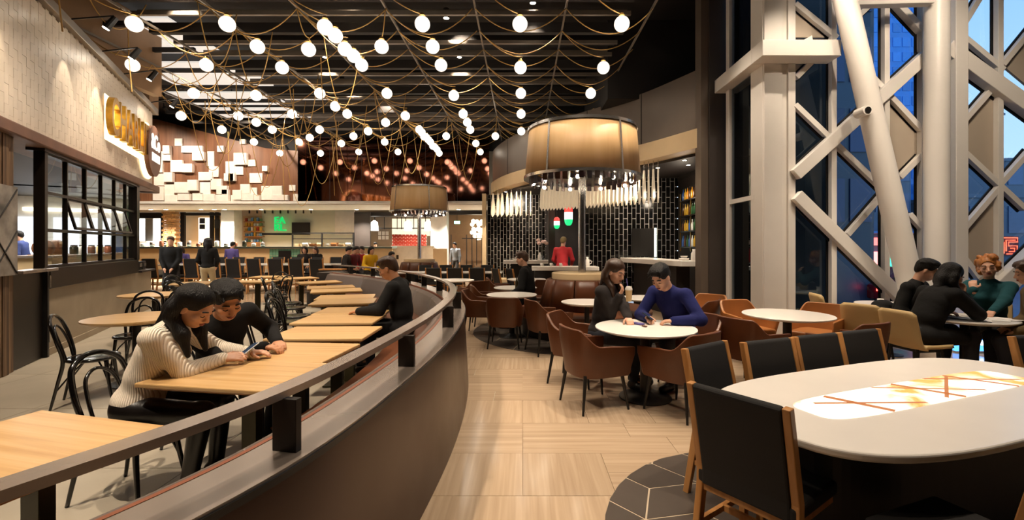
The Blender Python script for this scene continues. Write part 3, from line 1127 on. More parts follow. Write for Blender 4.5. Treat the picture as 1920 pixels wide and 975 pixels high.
car = thing('car', 'red car passing on the street beyond the glazing', 'car', (14.0, 16.2, -0.5), 0.1)
MB().prism([(-2.0, 0.25), (2.0, 0.25), (2.0, 0.75), (1.2, 0.85), (0.7, 1.35), (-1.0, 1.35), (-1.5, 0.85), (-2.0, 0.75)], -0.8, 0.8, 'Y').build('body', mat('car_red', '#a01c1c', 0.25, coat=0.5), car, bevel=0.08)
MB().prism([(-0.95, 0.86), (1.05, 0.86), (0.65, 1.27), (-0.75, 1.27)], -0.82, 0.82, 'Y').build('side_glass', M_w1, car)
for x in (-1.25, 1.25):
    for y in (-0.75, 0.75):
        w_ = MB().lathe([(0.0, -0.1), (0.32, -0.1), (0.32, 0.1), (0.0, 0.1)], 18)
        w_.v = [(a, c, b) for a, b, c in w_.v]
        o = w_.build('wheel', M_blackmetal, car)
        o.location = (x, y, 0.32)
for y in (-0.55, 0.55):
    MB().box((-2.0, y, 0.62), (0.05, 0.3, 0.14)).build('tail_light', emit('tail_red', (1, 0.05, 0.03), 6), car)
nx, ny, nz = on_y(1893, 461, 24.0)
neon = thing('neon_sign', 'red square neon sign on a street wall beyond the right glazing', 'sign', (nx, ny, nz))
M_neon = emit('neon_red', (1, 0.10, 0.04), 1.6)
MB().box((0, 0.08, 0), (1.0, 0.1, 1.0)).build('back_plate', mat('neon_back', '#5e1712', 0.5), neon)
r = 0.03
MB().tube([(-0.42, 0, -0.4), (-0.42, 0, 0.2), (-0.3, 0, 0.2), (-0.3, 0, -0.4)], r, 6).build('neon_tube', M_neon, neon)
MB().tube([(-0.42, 0, 0.42), (0.42, 0, 0.42), (0.42, 0, 0.2), (-0.05, 0, 0.2), (-0.05, 0, 0.0), (0.4, 0, 0.0), (0.4, 0, -0.42), (-0.15, 0, -0.42)], r, 6).build('neon_tube', M_neon, neon)
MB().tube([(-0.18, 0, -0.28), (-0.18, 0, 0.3), (0.3, 0, 0.3)], r, 6).build('neon_tube', M_neon, neon)
MB().tube([(0.05, 0, -0.12), (0.26, 0, -0.12), (0.26, 0, -0.3), (-0.02, 0, -0.3)], r, 6).build('neon_tube', M_neon, neon)
nb = building(nx - 2.2, nx + 6, 24.14, 4.6, M_bgrey, 'low street wall carrying the red neon sign', 2, 4, M_w3)
fs = thing('floor_sign', 'low blue lit sign standing by the window under the right hand table', 'sign', (6.72, 6.9, 0))
MB().box((0, 0, 0.14), (0.46, 0.05, 0.28)).build('case', emit('sign_blue', (0.06, 0.25, 0.75), 1.6), fs)
MB().box((0, 0, 0.01), (0.5, 0.12, 0.02)).build('foot', M_chrome, fs)
font('lettering', 'fitness', emit('sign_pale', (0.8, 0.92, 1.0), 2.5), 0.15, (0, -0.03, 0.15), (PI / 2, 0, 0), 0.003, fs, bold=0.002)

# ---------------------------------------------------------------- bar kiosk on the right
ARC = [(3.62, 9.1), (2.78, 10.75), (1.7, 12.1), (0.4, 13.7), (-0.5, 15.3), (-1.1, 17.2), (-1.15, 18.6)]
ARCC = [(p.x, p.y) for p in catmull([(x, y, 0) for x, y in ARC], 8)]
sof = structure(MB().sweep(ARCC, [(0.0, 3.93), (0.0, 5.15), (0.25, 5.15), (0.25, 3.93)]).build('wall_bar_soffit', M_soffit, smooth=True, auto=40))
bnd = structure(MB().sweep(ARCC, [(-0.06, 3.56), (-0.06, 3.95), (0.5, 3.95), (0.5, 3.56)]).build('trim_5', M_creamband, smooth=True, auto=40))
for i in (8, 16, 24, 32):
    p = ARCC[i]
    MB().box((p[0], p[1], 4.54), (0.02, 0.02, 1.2)).build('joint', M_darkwall, sof)
ARCIN = [(x, y) for x, y in ARCC]
brr = structure(MB().prism([(4.4, 9.3)] + [(x + 0.25, y + 0.25) for x, y in ARCC[::4]] + [(4.4, 18.8)], 3.5, 3.56).build('ceiling_bar', M_darkwall))
structure(MB().box((4.5, 14, 5.2), (0.3, 9.6, 3.6)).build('wall_above_bar', M_ceil))
structure(MB().box((3.2, 14.6, 6.0), (2.4, 7.6, 1.9)).build('wall_bulkhead_bar', M_ceil))


def tile_wall(name, x0, x1, y, z0, z1, tw=0.12, th=0.3, joint=0.018):
    w = structure(MB().box(((x0 + x1) / 2, y + 0.08, (z0 + z1) / 2), (x1 - x0, 0.12, z1 - z0)).build(name, M_jointgrey))
    me = MB().box((0, 0, 0), (tw - joint, 0.02, th - joint)).mesh('tile')
    me.materials.append(M_blacktile)
    c, x, n = 0, x0 + tw / 2, 0
    big = MB()
    while x < x1:
        z = z0 - (th / 2 if c % 2 else 0)
        while z < z1:
            a, b = max(z, z0), min(z + th, z1)
            if b - a > th * 0.9 and n < 290:
                o = link('tile', me, w)
                o.location = (x, y + 0.008, z + th / 2)
                n += 1
            elif b - a > 0.04:
                big.box((x, y + 0.008, (a + b) / 2), (tw - joint, 0.02, b - a - joint))
            z += th
        x += tw
        c += 1
    if big.v:
        stuff(big.build('cut_tiles', M_blacktile, w))
    return w


tile_wall('wall_bar_left', -1.32, 1.06, 17.2, 0.35, 3.5)
tile_wall('wall_bar_right', 1.75, 4.35, 12.9, 0.1, 3.5)
structure(MB().box((-1.42, 17.0, 1.75), (0.14, 0.3, 3.5)).build('trim_6', M_creamband))
structure(MB().box((0.92, 14.6, 1.75), (0.2, 0.2, 3.5)).build('column_bar', M_darkcolumn))
structure(MB().box((4.42, 11.2, 1.75), (0.1, 3.4, 3.5)).build('wall_bar_side', M_darkwall))
structure(MB().box((2.0, 15.6, 1.75), (2.4, 0.1, 3.5)).build('wall_bar_rear', M_darkwall))
structure(MB().box((0.4, 16.6, 0.2), (3.6, 1.0, 0.4)).build('trim_7', M_creamband))
# counters
b1 = thing('bar_counter', 'white topped bar counter at the left end of the tiled bar', 'counter', (0.15, 15.0, 0))
MB().box((0, 0.1, 1.06), (1.55, 0.7, 0.11)).build('worktop', M_white, b1, bevel=0.01)
MB().box((0.12, 0.15, 0.5), (1.3, 0.55, 1.0)).build('body', M_blackmetal, b1)
b2 = thing('bar_counter', 'lower white bar counter in front of the man in red', 'counter', (1.12, 12.15, 0))
MB().box((0, 0.1, 0.99), (1.75, 0.6, 0.1)).build('worktop', M_white, b2, bevel=0.01)
MB().box((0.0, 0.15, 0.47), (1.6, 0.5, 0.94)).build('body', M_blackmetal, b2)
b3 = thing('bar_counter', 'thick white bar top projecting from the right end of the tiled bar', 'counter', (0, 0, 0))
MB().prism([(2.65, 12.5), (2.62, 12.2), (3.36, 9.72), (3.78, 9.6), (3.78, 9.9), (3.4, 12.6)], 1.15, 1.27).build('worktop', M_white, b3, bevel=0.012)
MB().prism([(3.0, 12.4), (3.45, 10.3), (3.75, 10.3), (3.4, 12.5)], 0.0, 1.15).build('body', M_darkwall, b3)
MB().box((3.45, 10.9, 1.1), (0.5, 0.6, 0.09)).build('under_shelf', M_soffit, b3)
scr = thing('menu_screen', 'black menu screen on the tiled wall above the bar top', 'screen', (3.32, 12.7, 1.68))
MB().box((0, 0, 0), (0.62, 0.06, 0.78)).build('panel', mat('screen_black', '#1a1816', 0.35), scr)
MB().box((0.35, -0.02, 0), (0.05, 0.05, 0.8)).build('lit_edge', emit('lit_edge', (0.85, 0.95, 0.8), 1.5), scr)
# bottle shelves
sh = thing('bottle_shelf', 'tall dark bottle shelving with lit back at the end of the bar', 'shelf', (4.28, 11.35, 0))
for z in (1.55, 1.95, 2.35, 2.75):
    MB().box((0, 0, z), (0.28, 1.5, 0.03)).build('shelf_board', M_darkframe, sh)
for y in (-0.75, 0, 0.75):
    MB().box((-0.12, y, 2.2), (0.025, 0.025, 1.5)).build('upright', M_brass, sh)
MB().box((0.1, 0, 2.2), (0.02, 1.5, 1.5)).build('back_panel', mat('amber_back', '#4a3316', 0.4), sh)


def bottle():
    t = thing('bottle', '', 'bottle')
    MB().lathe([(0.036, 0), (0.04, 0.01), (0.04, 0.17), (0.016, 0.22), (0.014, 0.29)], 10).build('body', M_white, t, smooth=True)
    MB().lathe([(0.018, 0.285), (0.018, 0.31), (0, 0.312)], 8).build('cap', M_blackmetal, t)
    return t


B = Proto(bottle)
bcols = [mat('bottle_amber', '#b9791f', 0.15), mat('bottle_yellow', '#a8862c', 0.2), mat('bottle_clear', '#cfd3cf', 0.12), mat('bottle_green', '#24472c', 0.15), mat('bottle_blue', '#2f4f8a', 0.15), mat('bottle_brown', '#3b2212', 0.15)]
brng = random.Random(3)
cn = ['amber', 'yellow', 'clear', 'green', 'blue', 'brown']
for zi, z in enumerate((1.565, 1.965, 2.365, 2.765)):
    for k in range(9):
        ci = brng.randrange(6)
        b_ = B((4.2, 11.35 - 0.64 + k * 0.16, z), 0, '%s glass bottle, %s along the %s shelf of the bar shelving' % (cn[ci], ORD[k], ('lowest', 'second', 'third', 'top')[zi]), '%s bottles on the %s bar shelf' % (cn[ci], ('lowest', 'second', 'third', 'top')[zi]))
        b0 = b_.children[0] if b_.children[0].name.startswith('body') else b_.children[1]
        if k or zi:
            b0.data = b0.data.copy()
        b0.data.materials[0] = bcols[ci]
lamp('POINT', (3.95, 11.3, 2.9), 6, WARM, 0.1)
# items on the bar
def small(name, label, cat, loc, builder, group=None):
    t = thing(name, label, cat, loc, 0, group)
    builder(t)
    return t


def plate_stack(t):
    MB().lathe([(0.0, 0.0), (0.09, 0.0), (0.11, 0.05), (0.0, 0.06)], 16).build('plates', M_white, t, smooth=True)
    MB().lathe([(0.05, 0.055), (0.08, 0.1), (0.07, 0.1), (0.0, 0.07)], 16).build('bowl', M_white, t, smooth=True)


small('plate_stack', 'stack of white plates on the left bar counter', 'plates', (-0.2, 15.0, 1.116), plate_stack)
small('plate_stack', 'white bowl stack at the near end of the thick bar top', 'plates', (3.5, 9.95, 1.27), plate_stack)


def jug(t):
    MB().lathe([(0.06, 0), (0.065, 0.01), (0.06, 0.16), (0.03, 0.2), (0.035, 0.25), (0.0, 0.25)], 14).build('body', M_white, t, smooth=True)
    MB().tube(catmull([(0.055, 0, 0.06), (0.11, 0, 0.09), (0.1, 0, 0.15), (0.05, 0, 0.17)], 4), 0.009, 6).build('handle', M_white, t)


small('jug', 'white jug at the near end of the thick bar top', 'jug', (3.66, 9.8, 1.27), jug)
small('jug', 'white jug on the lower bar counter beside the man in red', 'jug', (1.72, 12.2, 1.04), jug)
small('jug', 'white jug on the left bar counter near the flowers', 'jug', (0.55, 14.9, 1.116), jug)


def flowers(t):
    MB().lathe([(0.05, 0), (0.07, 0.08), (0.04, 0.2), (0.05, 0.24)], 12).build('vase', M_glasswin, t, smooth=True)
    for k in range(5):
        a = k * 1.3
        p = (0.14 * math.cos(a), 0.14 * math.sin(a), 0.55 + 0.05 * (k % 3))
        MB().tube(catmull([(0, 0, 0.05), (p[0] * 0.4, p[1] * 0.4, 0.35), p], 4), 0.006, 5).build('stem', M_olive, t)
        MB().sphere(p, 0.07, 10, 6, (1, 1, 0.8)).build('bloom', mat('bloom_pink', '#e6c4bb', 0.6), t, smooth=True)


small('flower_vase', 'vase of pale pink flowers on the left bar counter', 'flowers', (0.62, 14.6, 1.116), flowers)


def cup(t):
    MB().lathe([(0.03, 0), (0.04, 0.09), (0.036, 0.09), (0.028, 0.01)], 12).build('body', M_white, t, smooth=True)
    MB().tube(catmull([(0.036, 0, 0.02), (0.06, 0, 0.04), (0.037, 0, 0.075)], 4), 0.005, 5).build('handle', M_white, t)


for k, x in enumerate((0.5, 0.75, 1.0)):
    small('cup', 'white cup on the lower bar counter, %s from the left' % ORD[k], 'cup', (x, 12.1, 1.04), cup, 'cups on the lower bar counter')
# lantern signs in red, white and green
for k, (px, py, h, w) in enumerate(((1066, 404, 0.62, 0.26), (1044, 418, 0.36, 0.18))):
    X, Y, Z = on_y(px, py, 14.2)
    t = thing('lantern', ('large', 'small')[k] + ' red, white and green glowing lantern behind the bar', 'lantern', (X, Y, Z))
    for nme, m, za, zb in (('red_shade', emit('lant_red', (1, 0.05, 0.04), 0.9), 0.5, 0.16), ('white_shade', emit('lant_white', (1, 0.95, 0.9), 0.9), 0.16, -0.2), ('green_shade', emit('lant_green', (0.02, 0.8, 0.22), 0.6), -0.2, -0.5)):
        pr = []
        for q in range(7):
            z = za + (zb - za) * q / 6
            pr.append((max(0.02, w / 2 * math.sqrt(max(0, 1 - (2 * z * 0.96) ** 4))), z * h))
        MB().lathe(pr[::-1], 14).build(nme, m, t, smooth=True)
    MB().cone((0, 0, h * 0.5), (0, 0, 3.5 - Z), 0.008, 0.008, 6).build('cord', M_blackmetal, t)


# hanging tapered glass blades under the bar soffit
def blade():
    t = thing('pendant_blade', '', 'pendant')
    MB().prism([(-0.012, 0.0), (0.015, 0.0), (0.05, -0.3), (0.085, -0.56), (0.06, -0.62), (-0.02, -0.72), (-0.06, -0.62), (-0.045, -0.3)], -0.012, 0.012, 'Y').build('blade', emit('blade_glow', (0.85, 0.68, 0.46), 0.16), t)
    MB().cone((0, 0, 0), (0, 0, 0.2), 0.006, 0.006, 6).build('cord', M_chrome, t)
    return t


BL = Proto(blade)
for k in range(9):
    BL((-1.05 + k * 0.165 + 0.02 * (k % 2), 16.2 - 0.10 * k, 3.42), 0.5 + 0.13 * k, 'cream tapered glass blade hanging at the left end of the bar, %s from the left' % ORD[k], 'cream glass blades on the left', (1.3, 1.3, 1.15))
for k in range(32):
    t = k / 31
    a = 0.42 + t * 2.7
    BL((0.55 + 2.55 * t, 12.8 - 2.3 * t ** 1.3, 3.36 + 0.0 * t), 0.45 + 0.5 * t + 0.25 * (k % 2), 'cream tapered glass blade in the long curved row over the bar, %s from the left' % ORD[k], 'cream glass blades over the bar', (1.3, 1.3, 1.1))
for k, (x, y) in enumerate(((3.6, 10.2), (3.3, 11.2), (3.9, 10.8), (2.4, 12.2), (0.5, 14.6), (-0.6, 16.2), (1.5, 14.5))):
    t = thing('downlight', 'small recessed downlight in the dark bar ceiling, %s from the right end' % ORD[k], 'light', (x, y, 3.5), 0, 'downlights in the bar ceiling')
    MB().lathe([(0.05, -0.012), (0.06, 0.0), (0.0, 0.0)], 14).build('trim_ring', M_blackmetal, t)
    MB().lathe([(0.0, -0.014), (0.045, -0.013), (0.045, -0.01), (0, -0.01)], 14).build('lens', M_spotface, t)
    lamp('SPOT', (0, 0, -0.03), 45, WARM, 0.04, None, 100, 0.7, parent=t)
lamp('SPOT', (2.6, 10.6, 3.45), 260, WARM, 0.05, (2.7, 12.9, 1.9), 80, 0.8)
lamp('SPOT', (-0.2, 14.6, 3.45), 230, WARM, 0.05, (0.0, 17.2, 1.7), 85, 0.8)
# ---------------------------------------------------------------- ceiling globes, ropes, added downlights
HG, HK = 3.5, 4.09                      # globe and hook heights above the eye
GZ, KZ = EYE + HG, EYE + HK


def globe():
    t = thing('globe_lamp', '', 'lamp')
    MB().sphere((0, 0, 0), 0.122, 20, 12).build('globe', M_globe, t, smooth=True)
    MB().cone((0, 0, 0.13), (0, 0, 0.17), 0.05, 0.03, 10).build('cap', M_brass, t)
    return t


GL = Proto(globe)
colsx = [-2.6, -2.165, -1.755, -1.335, -0.893, -0.453, -0.012, 0.448]
row_y = [(2.41 + 0.55 * k) * 1e-3 * FPX * HG for k in range(7)]
gset = []
for ci, c in enumerate(colsx):
    for k, y in enumerate(row_y):
        if (c < -2.0 and k < 1) or (c < -2.5 and k < 3) or (c > 0.4 and k > 2) or (c > -0.1 and k > 5):
            continue
        gset.append((c * HG, y))
for c, k in ((-1.335, 0.5), (-1.078, 0.5), (-0.71, 0.5), (-0.453, 0.5), (-1.33, 2.5), (-2.165, 3.5), (-0.45, 3.5), (-1.1, 3.4), (-0.7, 4.5), (-1.55, 4.5), (-1.95, 4.5), (-0.25, 4.5)):
    gset.append((c * HG, (2.41 + 0.55 * k) * 1e-3 * FPX * HG))
for k in (0.24, 0.49, 0.74, 4.2, 4.4, 4.6, 4.8, 5.25, 5.5, 5.75):
    gset.append((-0.893 * HG, (2.41 + 0.55 * k) * 1e-3 * FPX * HG))
_o = sorted(range(len(gset)), key=lambda i: (round(gset[i][1], 1), gset[i][0]))
GLAB = {}
_rows = sorted({round(g[1], 1) for g in gset})
for _r, _y in enumerate(_rows):
    _m = [i for i in _o if round(gset[i][1], 1) == _y]
    for _c, i in enumerate(_m):
        GLAB[i] = 'frosted globe lamp in the %s row from the front, %s from left' % (ORD[_r], ORD[_c])
for i, (x, y) in enumerate(gset):
    dz = 0.0 if i % 3 else -0.05
    GL((x, y, GZ + dz), 0.7 * i, GLAB[i], 'globe lamps under the ceiling')

HROW = [(2.252 + 0.235 * k) * 1e-3 * FPX * HK for k in range(0, 13)]
HCOL = [-9.6, -8.4, -6.95, -5.4, -3.9, -2.37, -0.82, 0.75, 2.25]
HCOL = [h for h in HCOL]


def _unused_swag(span, sag, n=14, r=0.011):
    pts = []
    for i in range(n + 1):
        t = i / n
        pts.append((span * t, 0, -4 * sag * t * (1 - t)))
    me = MB().tube(pts, r, 5).mesh('gold_rope', True)
    me.materials.append(M_rope)
    return me


cache = {}
ROPE = ('gold rope swag looped between ceiling hooks among the globe lamps', 'rope', 'gold rope swags under the ceiling')


def rope_between(a, b, sag, lab=None):
    d = Vector(b) - Vector(a)
    L = math.hypot(d.x, d.y)
    key = (round(L, 1), round(d.z, 1), round(sag, 2))
    if key not in cache:
        pts = [(L * t, 0, d.z * t - 4 * sag * t * (1 - t)) for t in [i / 14 for i in range(15)]]
        me = MB().tube(pts, 0.0095, 5).mesh('gold_rope', True)
        me.materials.append(M_rope)
        cache[key] = me
    o = link('gold_rope', cache[key])
    o.location = a
    o.rotation_euler = (0, 0, math.atan2(d.y, d.x))
    return tag(o, lab or ROPE[0], ROPE[1], ROPE[2])


rr = random.Random(21)
for ri, y in enumerate(HROW[:12]):
    for x0, x1 in zip(HCOL, HCOL[1:]):
        if x0 < -7.5 and y < 9.0:
            continue
        rope_between((x0, y, KZ), (x1, y, KZ), 0.36 + 0.04 * ((ri + int(x0 * 3)) % 3), 'gold rope swag between hooks, %s row from the front, %s bay from left' % (ORD[ri], ORD[HCOL.index(x0)]))
# ropes running from each hook down to the next globe
for i, (x, y) in enumerate(gset):
    hc = [h for h in HCOL if h < x + 0.2] or [HCOL[0]]
    hx = hc[-1]
    hy = max([h for h in HROW if h < y - 0.1] or [y - 0.5])
    rope_between((hx, hy, KZ), (x, y, GZ + 0.16), 0.12, 'gold rope holding the %s globe' % GLAB[i].replace('frosted globe lamp in the ', '').replace(' row from the front', '-row').replace(',', ', counted'))
# long loops hanging low on the left and by the far wall
for lk, (x, y, dx, dy, drop) in enumerate(((-6.9, 7.2, 0.5, 0.6, 0.55), (-5.4, 7.6, 0.35, 0.5, 1.0), (-5.4, 8.6, 0.6, 0.2, 1.1), (-6.95, 9.4, 0.6, 0.5, 0.8), (-6.95, 10.3, 0.4, 0.6, 1.1), (-5.4, 10.5, 0.5, 0.5, 1.5), (-8.4, 11.0, 0.8, 0.4, 1.1), (-3.9, 9.0, 0.5, 0.6, 1.3), (-8.4, 12.2, 0.6, 0.6, 1.6), (-6.95, 12.5, 0.8, 0.5, 1.9), (-9.6, 13.2, 1.0, 0.5, 1.9), (-8.4, 14.0, 0.9, 0.5, 2.3), (-5.4, 13.0, 0.8, 0.4, 1.9), (-6.95, 14.6, 0.9, 0.5, 2.1), (-3.9, 12.0, 0.7, 0.4, 1.6), (-9.6, 15.5, 1.1, 0.3, 2.4), (-8.4, 16.0, 1.2, 0.4, 2.7), (-5.4, 15.5, 0.9, 0.4, 2.0), (-6.95, 16.6, 1.0, 0.3, 2.3), (-3.9, 14.4, 0.7, 0.5, 1.8), (-5.4, 17.0, 1.1, 0.2, 2.3), (-3.9, 16.4, 0.8, 0.4, 2.0), (-2.37, 15.2, 0.6, 0.4, 1.6), (-2.37, 17.0, 0.7, 0.2, 1.7))):
    rope_between((x, y, KZ), (x + dx, y + dy, KZ), drop, 'long gold rope loop hanging low on the left, %s from the front' % ORD[lk])
for i, (x, y, l) in enumerate(((-6.7, 6.6, 1.0), (-7.4, 8.6, 1.2), (-7.0, 11.2, 1.4), (-9.0, 13.0, 1.9), (-6.0, 12.0, 1.6), (-10.6, 16.5, 2.0), (-9.0, 17.2, 2.4), (-7.2, 17.4, 2.2), (-4.4, 10.0, 1.2), (-6.1, 15.0, 1.8))):
    o = MB().tube([(0, 0, 0), (0.02, 0, -l / 2), (0.05, 0.03, -l)], 0.011, 5).build('gold_rope', M_rope)
    o.location = (x, y, KZ)
    tag(o, 'gold rope end hanging straight down on the left, %s of ten' % ORD[i], 'rope', 'straight hanging gold ropes')


def can():
    t = thing('downlight', '', 'light')
    MB().lathe([(0.0, 0.0), (0.065, 0.0), (0.075, -0.2), (0.06, -0.2), (0.055, -0.1), (0.0, -0.1)], 16).build('can', M_blackmetal, t, smooth=True, auto=40)
    MB().lathe([(0.0, -0.192), (0.058, -0.192)], 16).build('lens', M_spotface, t)
    return t


CAN = Proto(can)
spots = []
for k_, (x, y, p, ang, aim) in enumerate((
        (-3.0, 1.2, 560, 70, (-2.4, 2.6, 0.8)), (-3.2, 2.9, 300, 60, (-2.3, 3.2, 0.9)), (-4.8, 6.0, 340, 85, None), (-1.9, 6.2, 240, 75, None), (-6.4, 8.6, 360, 90, None), (-3.4, 8.8, 260, 80, None),
        (-8.2, 11.4, 260, 85, None), (-5.0, 11.6, 280, 85, None), (-8.0, 14.6, 300, 90, None), (-4.4, 14.8, 300, 90, None), (-1.6, 11.6, 260, 85, None), (-12.0, 15.0, 300, 95, None),
        (0.6, 3.4, 170, 70, (0.4, 3.7, 0)), (0.4, 6.4, 190, 75, None), (1.4, 4.6, 260, 60, (1.3, 4.9, 0.7)), (2.6, 2.4, 270, 75, (2.4, 2.7, 0.7)), (3.2, 5.2, 175, 70, (3.3, 5.6, 0.7)), (4.9, 5.0, 200, 75, None), (2.6, 7.6, 240, 80, None), (0.2, 9.0, 260, 80, None), (-0.2, 1.6, 110, 80, None), (4.0, 6.0, 140, 70, (4.6, 7.6, 3.0)), (5.4, 4.6, 140, 75, (6.6, 7.4, 3.2)), (0.0, 4.9, 260, 45, (1.05, 7.6, 3.3)), (2.3, 5.6, 160, 45, (1.4, 7.7, 3.3)), (-5.2, 13.2, 420, 50, (-3.9, 16.2, 3.4)), (1.2, 6.0, 240, 50, (2.4, 10.8, 4.1)), (-1.6, 9.6, 240, 50, (0.2, 13.6, 4.1)), (4.4, 3.4, 170, 70, (6.2, 7.4, 4.0)))):
    t = CAN((x, y, 6.55), 0, 'small black downlight added between the dark ceiling beams, %s of the scattered ones' % ORD[k_], 'added ceiling downlights')
    lamp('SPOT', (x, y, 6.33), p * 1.05, WARM, 0.05, aim or (x, y, 0), ang, 0.75)  # downlights added to light the hall, many aimed at people, lampshades and facade

# ---------------------------------------------------------------- the two drum lamps with their booths
def drum_lamp(loc, k, label, booth_label):
    t = thing('drum_lamp', label, 'lamp', loc)
    sh_ = MB().lathe([(1.06, 2.84), (0.985, 3.72)], 64).build('lamp_shade', M_shade, t, smooth=True)
    sh_.modifiers.new('solid', 'SOLIDIFY').thickness = 0.02
    for r_, z_ in ((1.07, 2.84), (0.995, 3.72)):
        MB().lathe([(r_ - 0.012, z_ - 0.025), (r_ + 0.012, z_ - 0.025), (r_ + 0.012, z_ + 0.025), (r_ - 0.012, z_ + 0.025)], 64).build('rim', M_chrome, t, smooth=True, auto=40)
    for a in range(5):
        an = a * PI * 0.4 - 1.02
        MB().bar((1.072 * math.cos(an), 1.072 * math.sin(an), 2.84), (0.998 * math.cos(an), 0.998 * math.sin(an), 3.72), 0.035, 0.012, up=(math.cos(an), math.sin(an), 0)).build('strap', M_chrome, sh_)
    fr = random.Random(k)
    fme = []
    for m in (mat('fringe_plum', '#3a2226', 0.5), mat('fringe_brown', '#4d2e1d', 0.5), mat('fringe_slate', '#4b4650', 0.45)):
        q = MB().box((0, 0, -0.09), (0.085, 0.02, 0.18)).mesh('fringe_strip')
        q.materials.append(m)
        fme.append(q)
    for ring, r_ in enumerate((0.95, 0.75)):
        n = 44 if ring == 0 else 30
        for i in range(n):
            a = 2 * PI * i / n
            o = link('fringe_strip', fme[fr.randrange(3)], t)
            o.location = (r_ * math.cos(a), r_ * math.sin(a), 2.92 + 0.06 * ring - 0.04 * fr.random())
            o.rotation_euler = (0, 0, a + PI / 2 + 0.5)
    for i in range(9):
        a = 2 * PI * i / 9 - 1.9
        p0 = (0.99 * math.cos(a), 0.99 * math.sin(a), 2.83)
        p1 = (0.90 * math.cos(a + 0.12), 0.90 * math.sin(a + 0.12), 2.745)
        ar = MB().tube([p0, p1], 0.01, 6).build('bulb_arm', M_brass, t)
        MB().sphere(p1, 0.035, 10, 8).build('bulb', M_bulb, ar, smooth=True)
    MB().cone((0, 0, 0.4), (0, 0, 3.72), 0.068, 0.068, 24).build('pole', M_chrome, t, smooth=True, auto=40)
    for a in range(3):
        MB().bar((0, 0, 3.7), (0.98 * math.cos(a * 2.1), 0.98 * math.sin(a * 2.1), 3.7), 0.03, 0.03).build('spoke', M_blackmetal, t)
    b = thing('round_booth', booth_label, 'booth', loc)
    MB().lathe([(0.0, 1.1), (0.54, 1.1), (0.56, 1.09), (0.56, 0.99), (0.5, 0.98), (0.0, 0.98)][::-1], 40).build('cap', M_creamband, b, smooth=True, auto=35)
    me = None
    n = 10
    for i in range(n):
        a0, a1 = 2 * PI * i / n + 0.015, 2 * PI * (i + 1) / n - 0.015
        q = MB().lathe([(0.60, 0.995), (0.66, 0.97), (0.70, 0.85), (0.80, 0.47), (0.5, 0.45)], 5, a0=a0, a1=a1).build('back_panel', M_leather, b, smooth=True)
        q.modifiers.new('solid', 'SOLIDIFY').thickness = 0.04
    MB().lathe([(0.6, 0.34), (1.22, 0.34), (1.26, 0.37), (1.26, 0.43), (1.2, 0.46), (0.6, 0.46)], 40).build('seat', M_leather, b, smooth=True, auto=40)
    MB().lathe([(0.6, 0.0), (1.1, 0.0), (1.1, 0.34), (0.6, 0.34)], 40).build('plinth', M_darkwall, b, smooth=True, auto=40)
    return t


drum_lamp((1.1, 8.5, 0), 1, 'large drum lampshade on a chrome pole in front of the black tiled bar', 'round brown leather booth under the large drum lampshade')
drum_lamp((-3.83, 17.0, 0), 2, 'distant drum lampshade on a pole by the food stalls', 'round brown leather booth under the distant drum lampshade')

# ---------------------------------------------------------------- curved banquette with its rail
bq = thing('banquette', 'long curved banquette with bronze outer panel, ledge and handrail', 'bench')
P_ = RAILC
MB().sweep(P_, [(0.135, 0.83), (0.18, 0.0), (0.13, 0.0), (0.085, 0.83)]).build('outer_panel', M_bronze, bq, smooth=True, auto=40)
MB().sweep(P_, [(-0.08, 0.825), (-0.08, 0.85), (0.14, 0.85), (0.14, 0.825)]).build('ledge', M_rail, bq, smooth=True, auto=40)
MB().sweep(P_, [(-0.1, 0.8), (-0.1, 0.852), (-0.08, 0.852), (-0.08, 0.8)]).build('ledge_trim', M_copper, bq, smooth=True, auto=40)
MB().sweep(P_, [(0.138, 0.815), (0.138, 0.84), (0.147, 0.84), (0.147, 0.815)]).build('black_trim', M_blackmetal, bq, smooth=True, auto=40)  # black strip along the outer lip of the ledge
hr = MB().sweep(P_, [(-0.04, 1.04), (-0.04, 1.068), (0.04, 1.068), (0.04, 1.04)]).build('handrail', M_rail, bq, smooth=True, auto=40)
# seat and back in cushioned lengths
step = 8
for i in range(0, len(P_) - 1, step):
    seg = P_[i:i + step + 1]
    if len(seg) < 2:
        continue
    # inset the ends a little so that the seams read
    MB().sweep(seg, [(-0.1, 0.825), (-0.14, 0.84), (-0.2, 0.8), (-0.3, 0.46), (-0.14, 0.44), (-0.08, 0.8)]).build('back_cushion', M_greyleather, bq, smooth=True, auto=50, bevel=0.006)
    MB().sweep(seg, [(-0.2, 0.37), (-0.74, 0.37), (-0.77, 0.4), (-0.77, 0.44), (-0.73, 0.47), (-0.2, 0.46)]).build('seat_cushion', M_leather, bq, smooth=True, auto=50)
MB().sweep(P_, [(0.1, 0.02), (0.1, 0.36), (-0.7, 0.36), (-0.7, 0.02)]).build('plinth', M_darkwall, bq, smooth=True, auto=40)
# posts
acc, nextp, posts = 0.0, None, []
for (ty) in (0.35, 0.97, 1.69, 2.85, 4.2, 5.45, 6.55, 7.55, 8.5, 9.4, 10.3, 11.2, 12.1):
    for (x0, y0), (x1, y1) in zip(P_, P_[1:]):
        if y0 <= ty < y1:
            f = (ty - y0) / (y1 - y0)
            p = Vector((x0 + (x1 - x0) * f, ty))
            t = Vector((x1 - x0, y1 - y0)).normalized()
            nr = Vector((t.y, -t.x))
            c = p + nr * 0.045
            MB().box((c.x, c.y, 0.945), (0.03, 0.1, 0.195), rz=math.atan2(t.y, t.x)).build('post', M_post, bq, bevel=0.002)
p = Vector(P_[-1])
MB().box((p.x - 0.1, p.y + 0.25, 0.42), (0.5, 0.95, 0.85)).build('end_block', M_darkwall, bq)


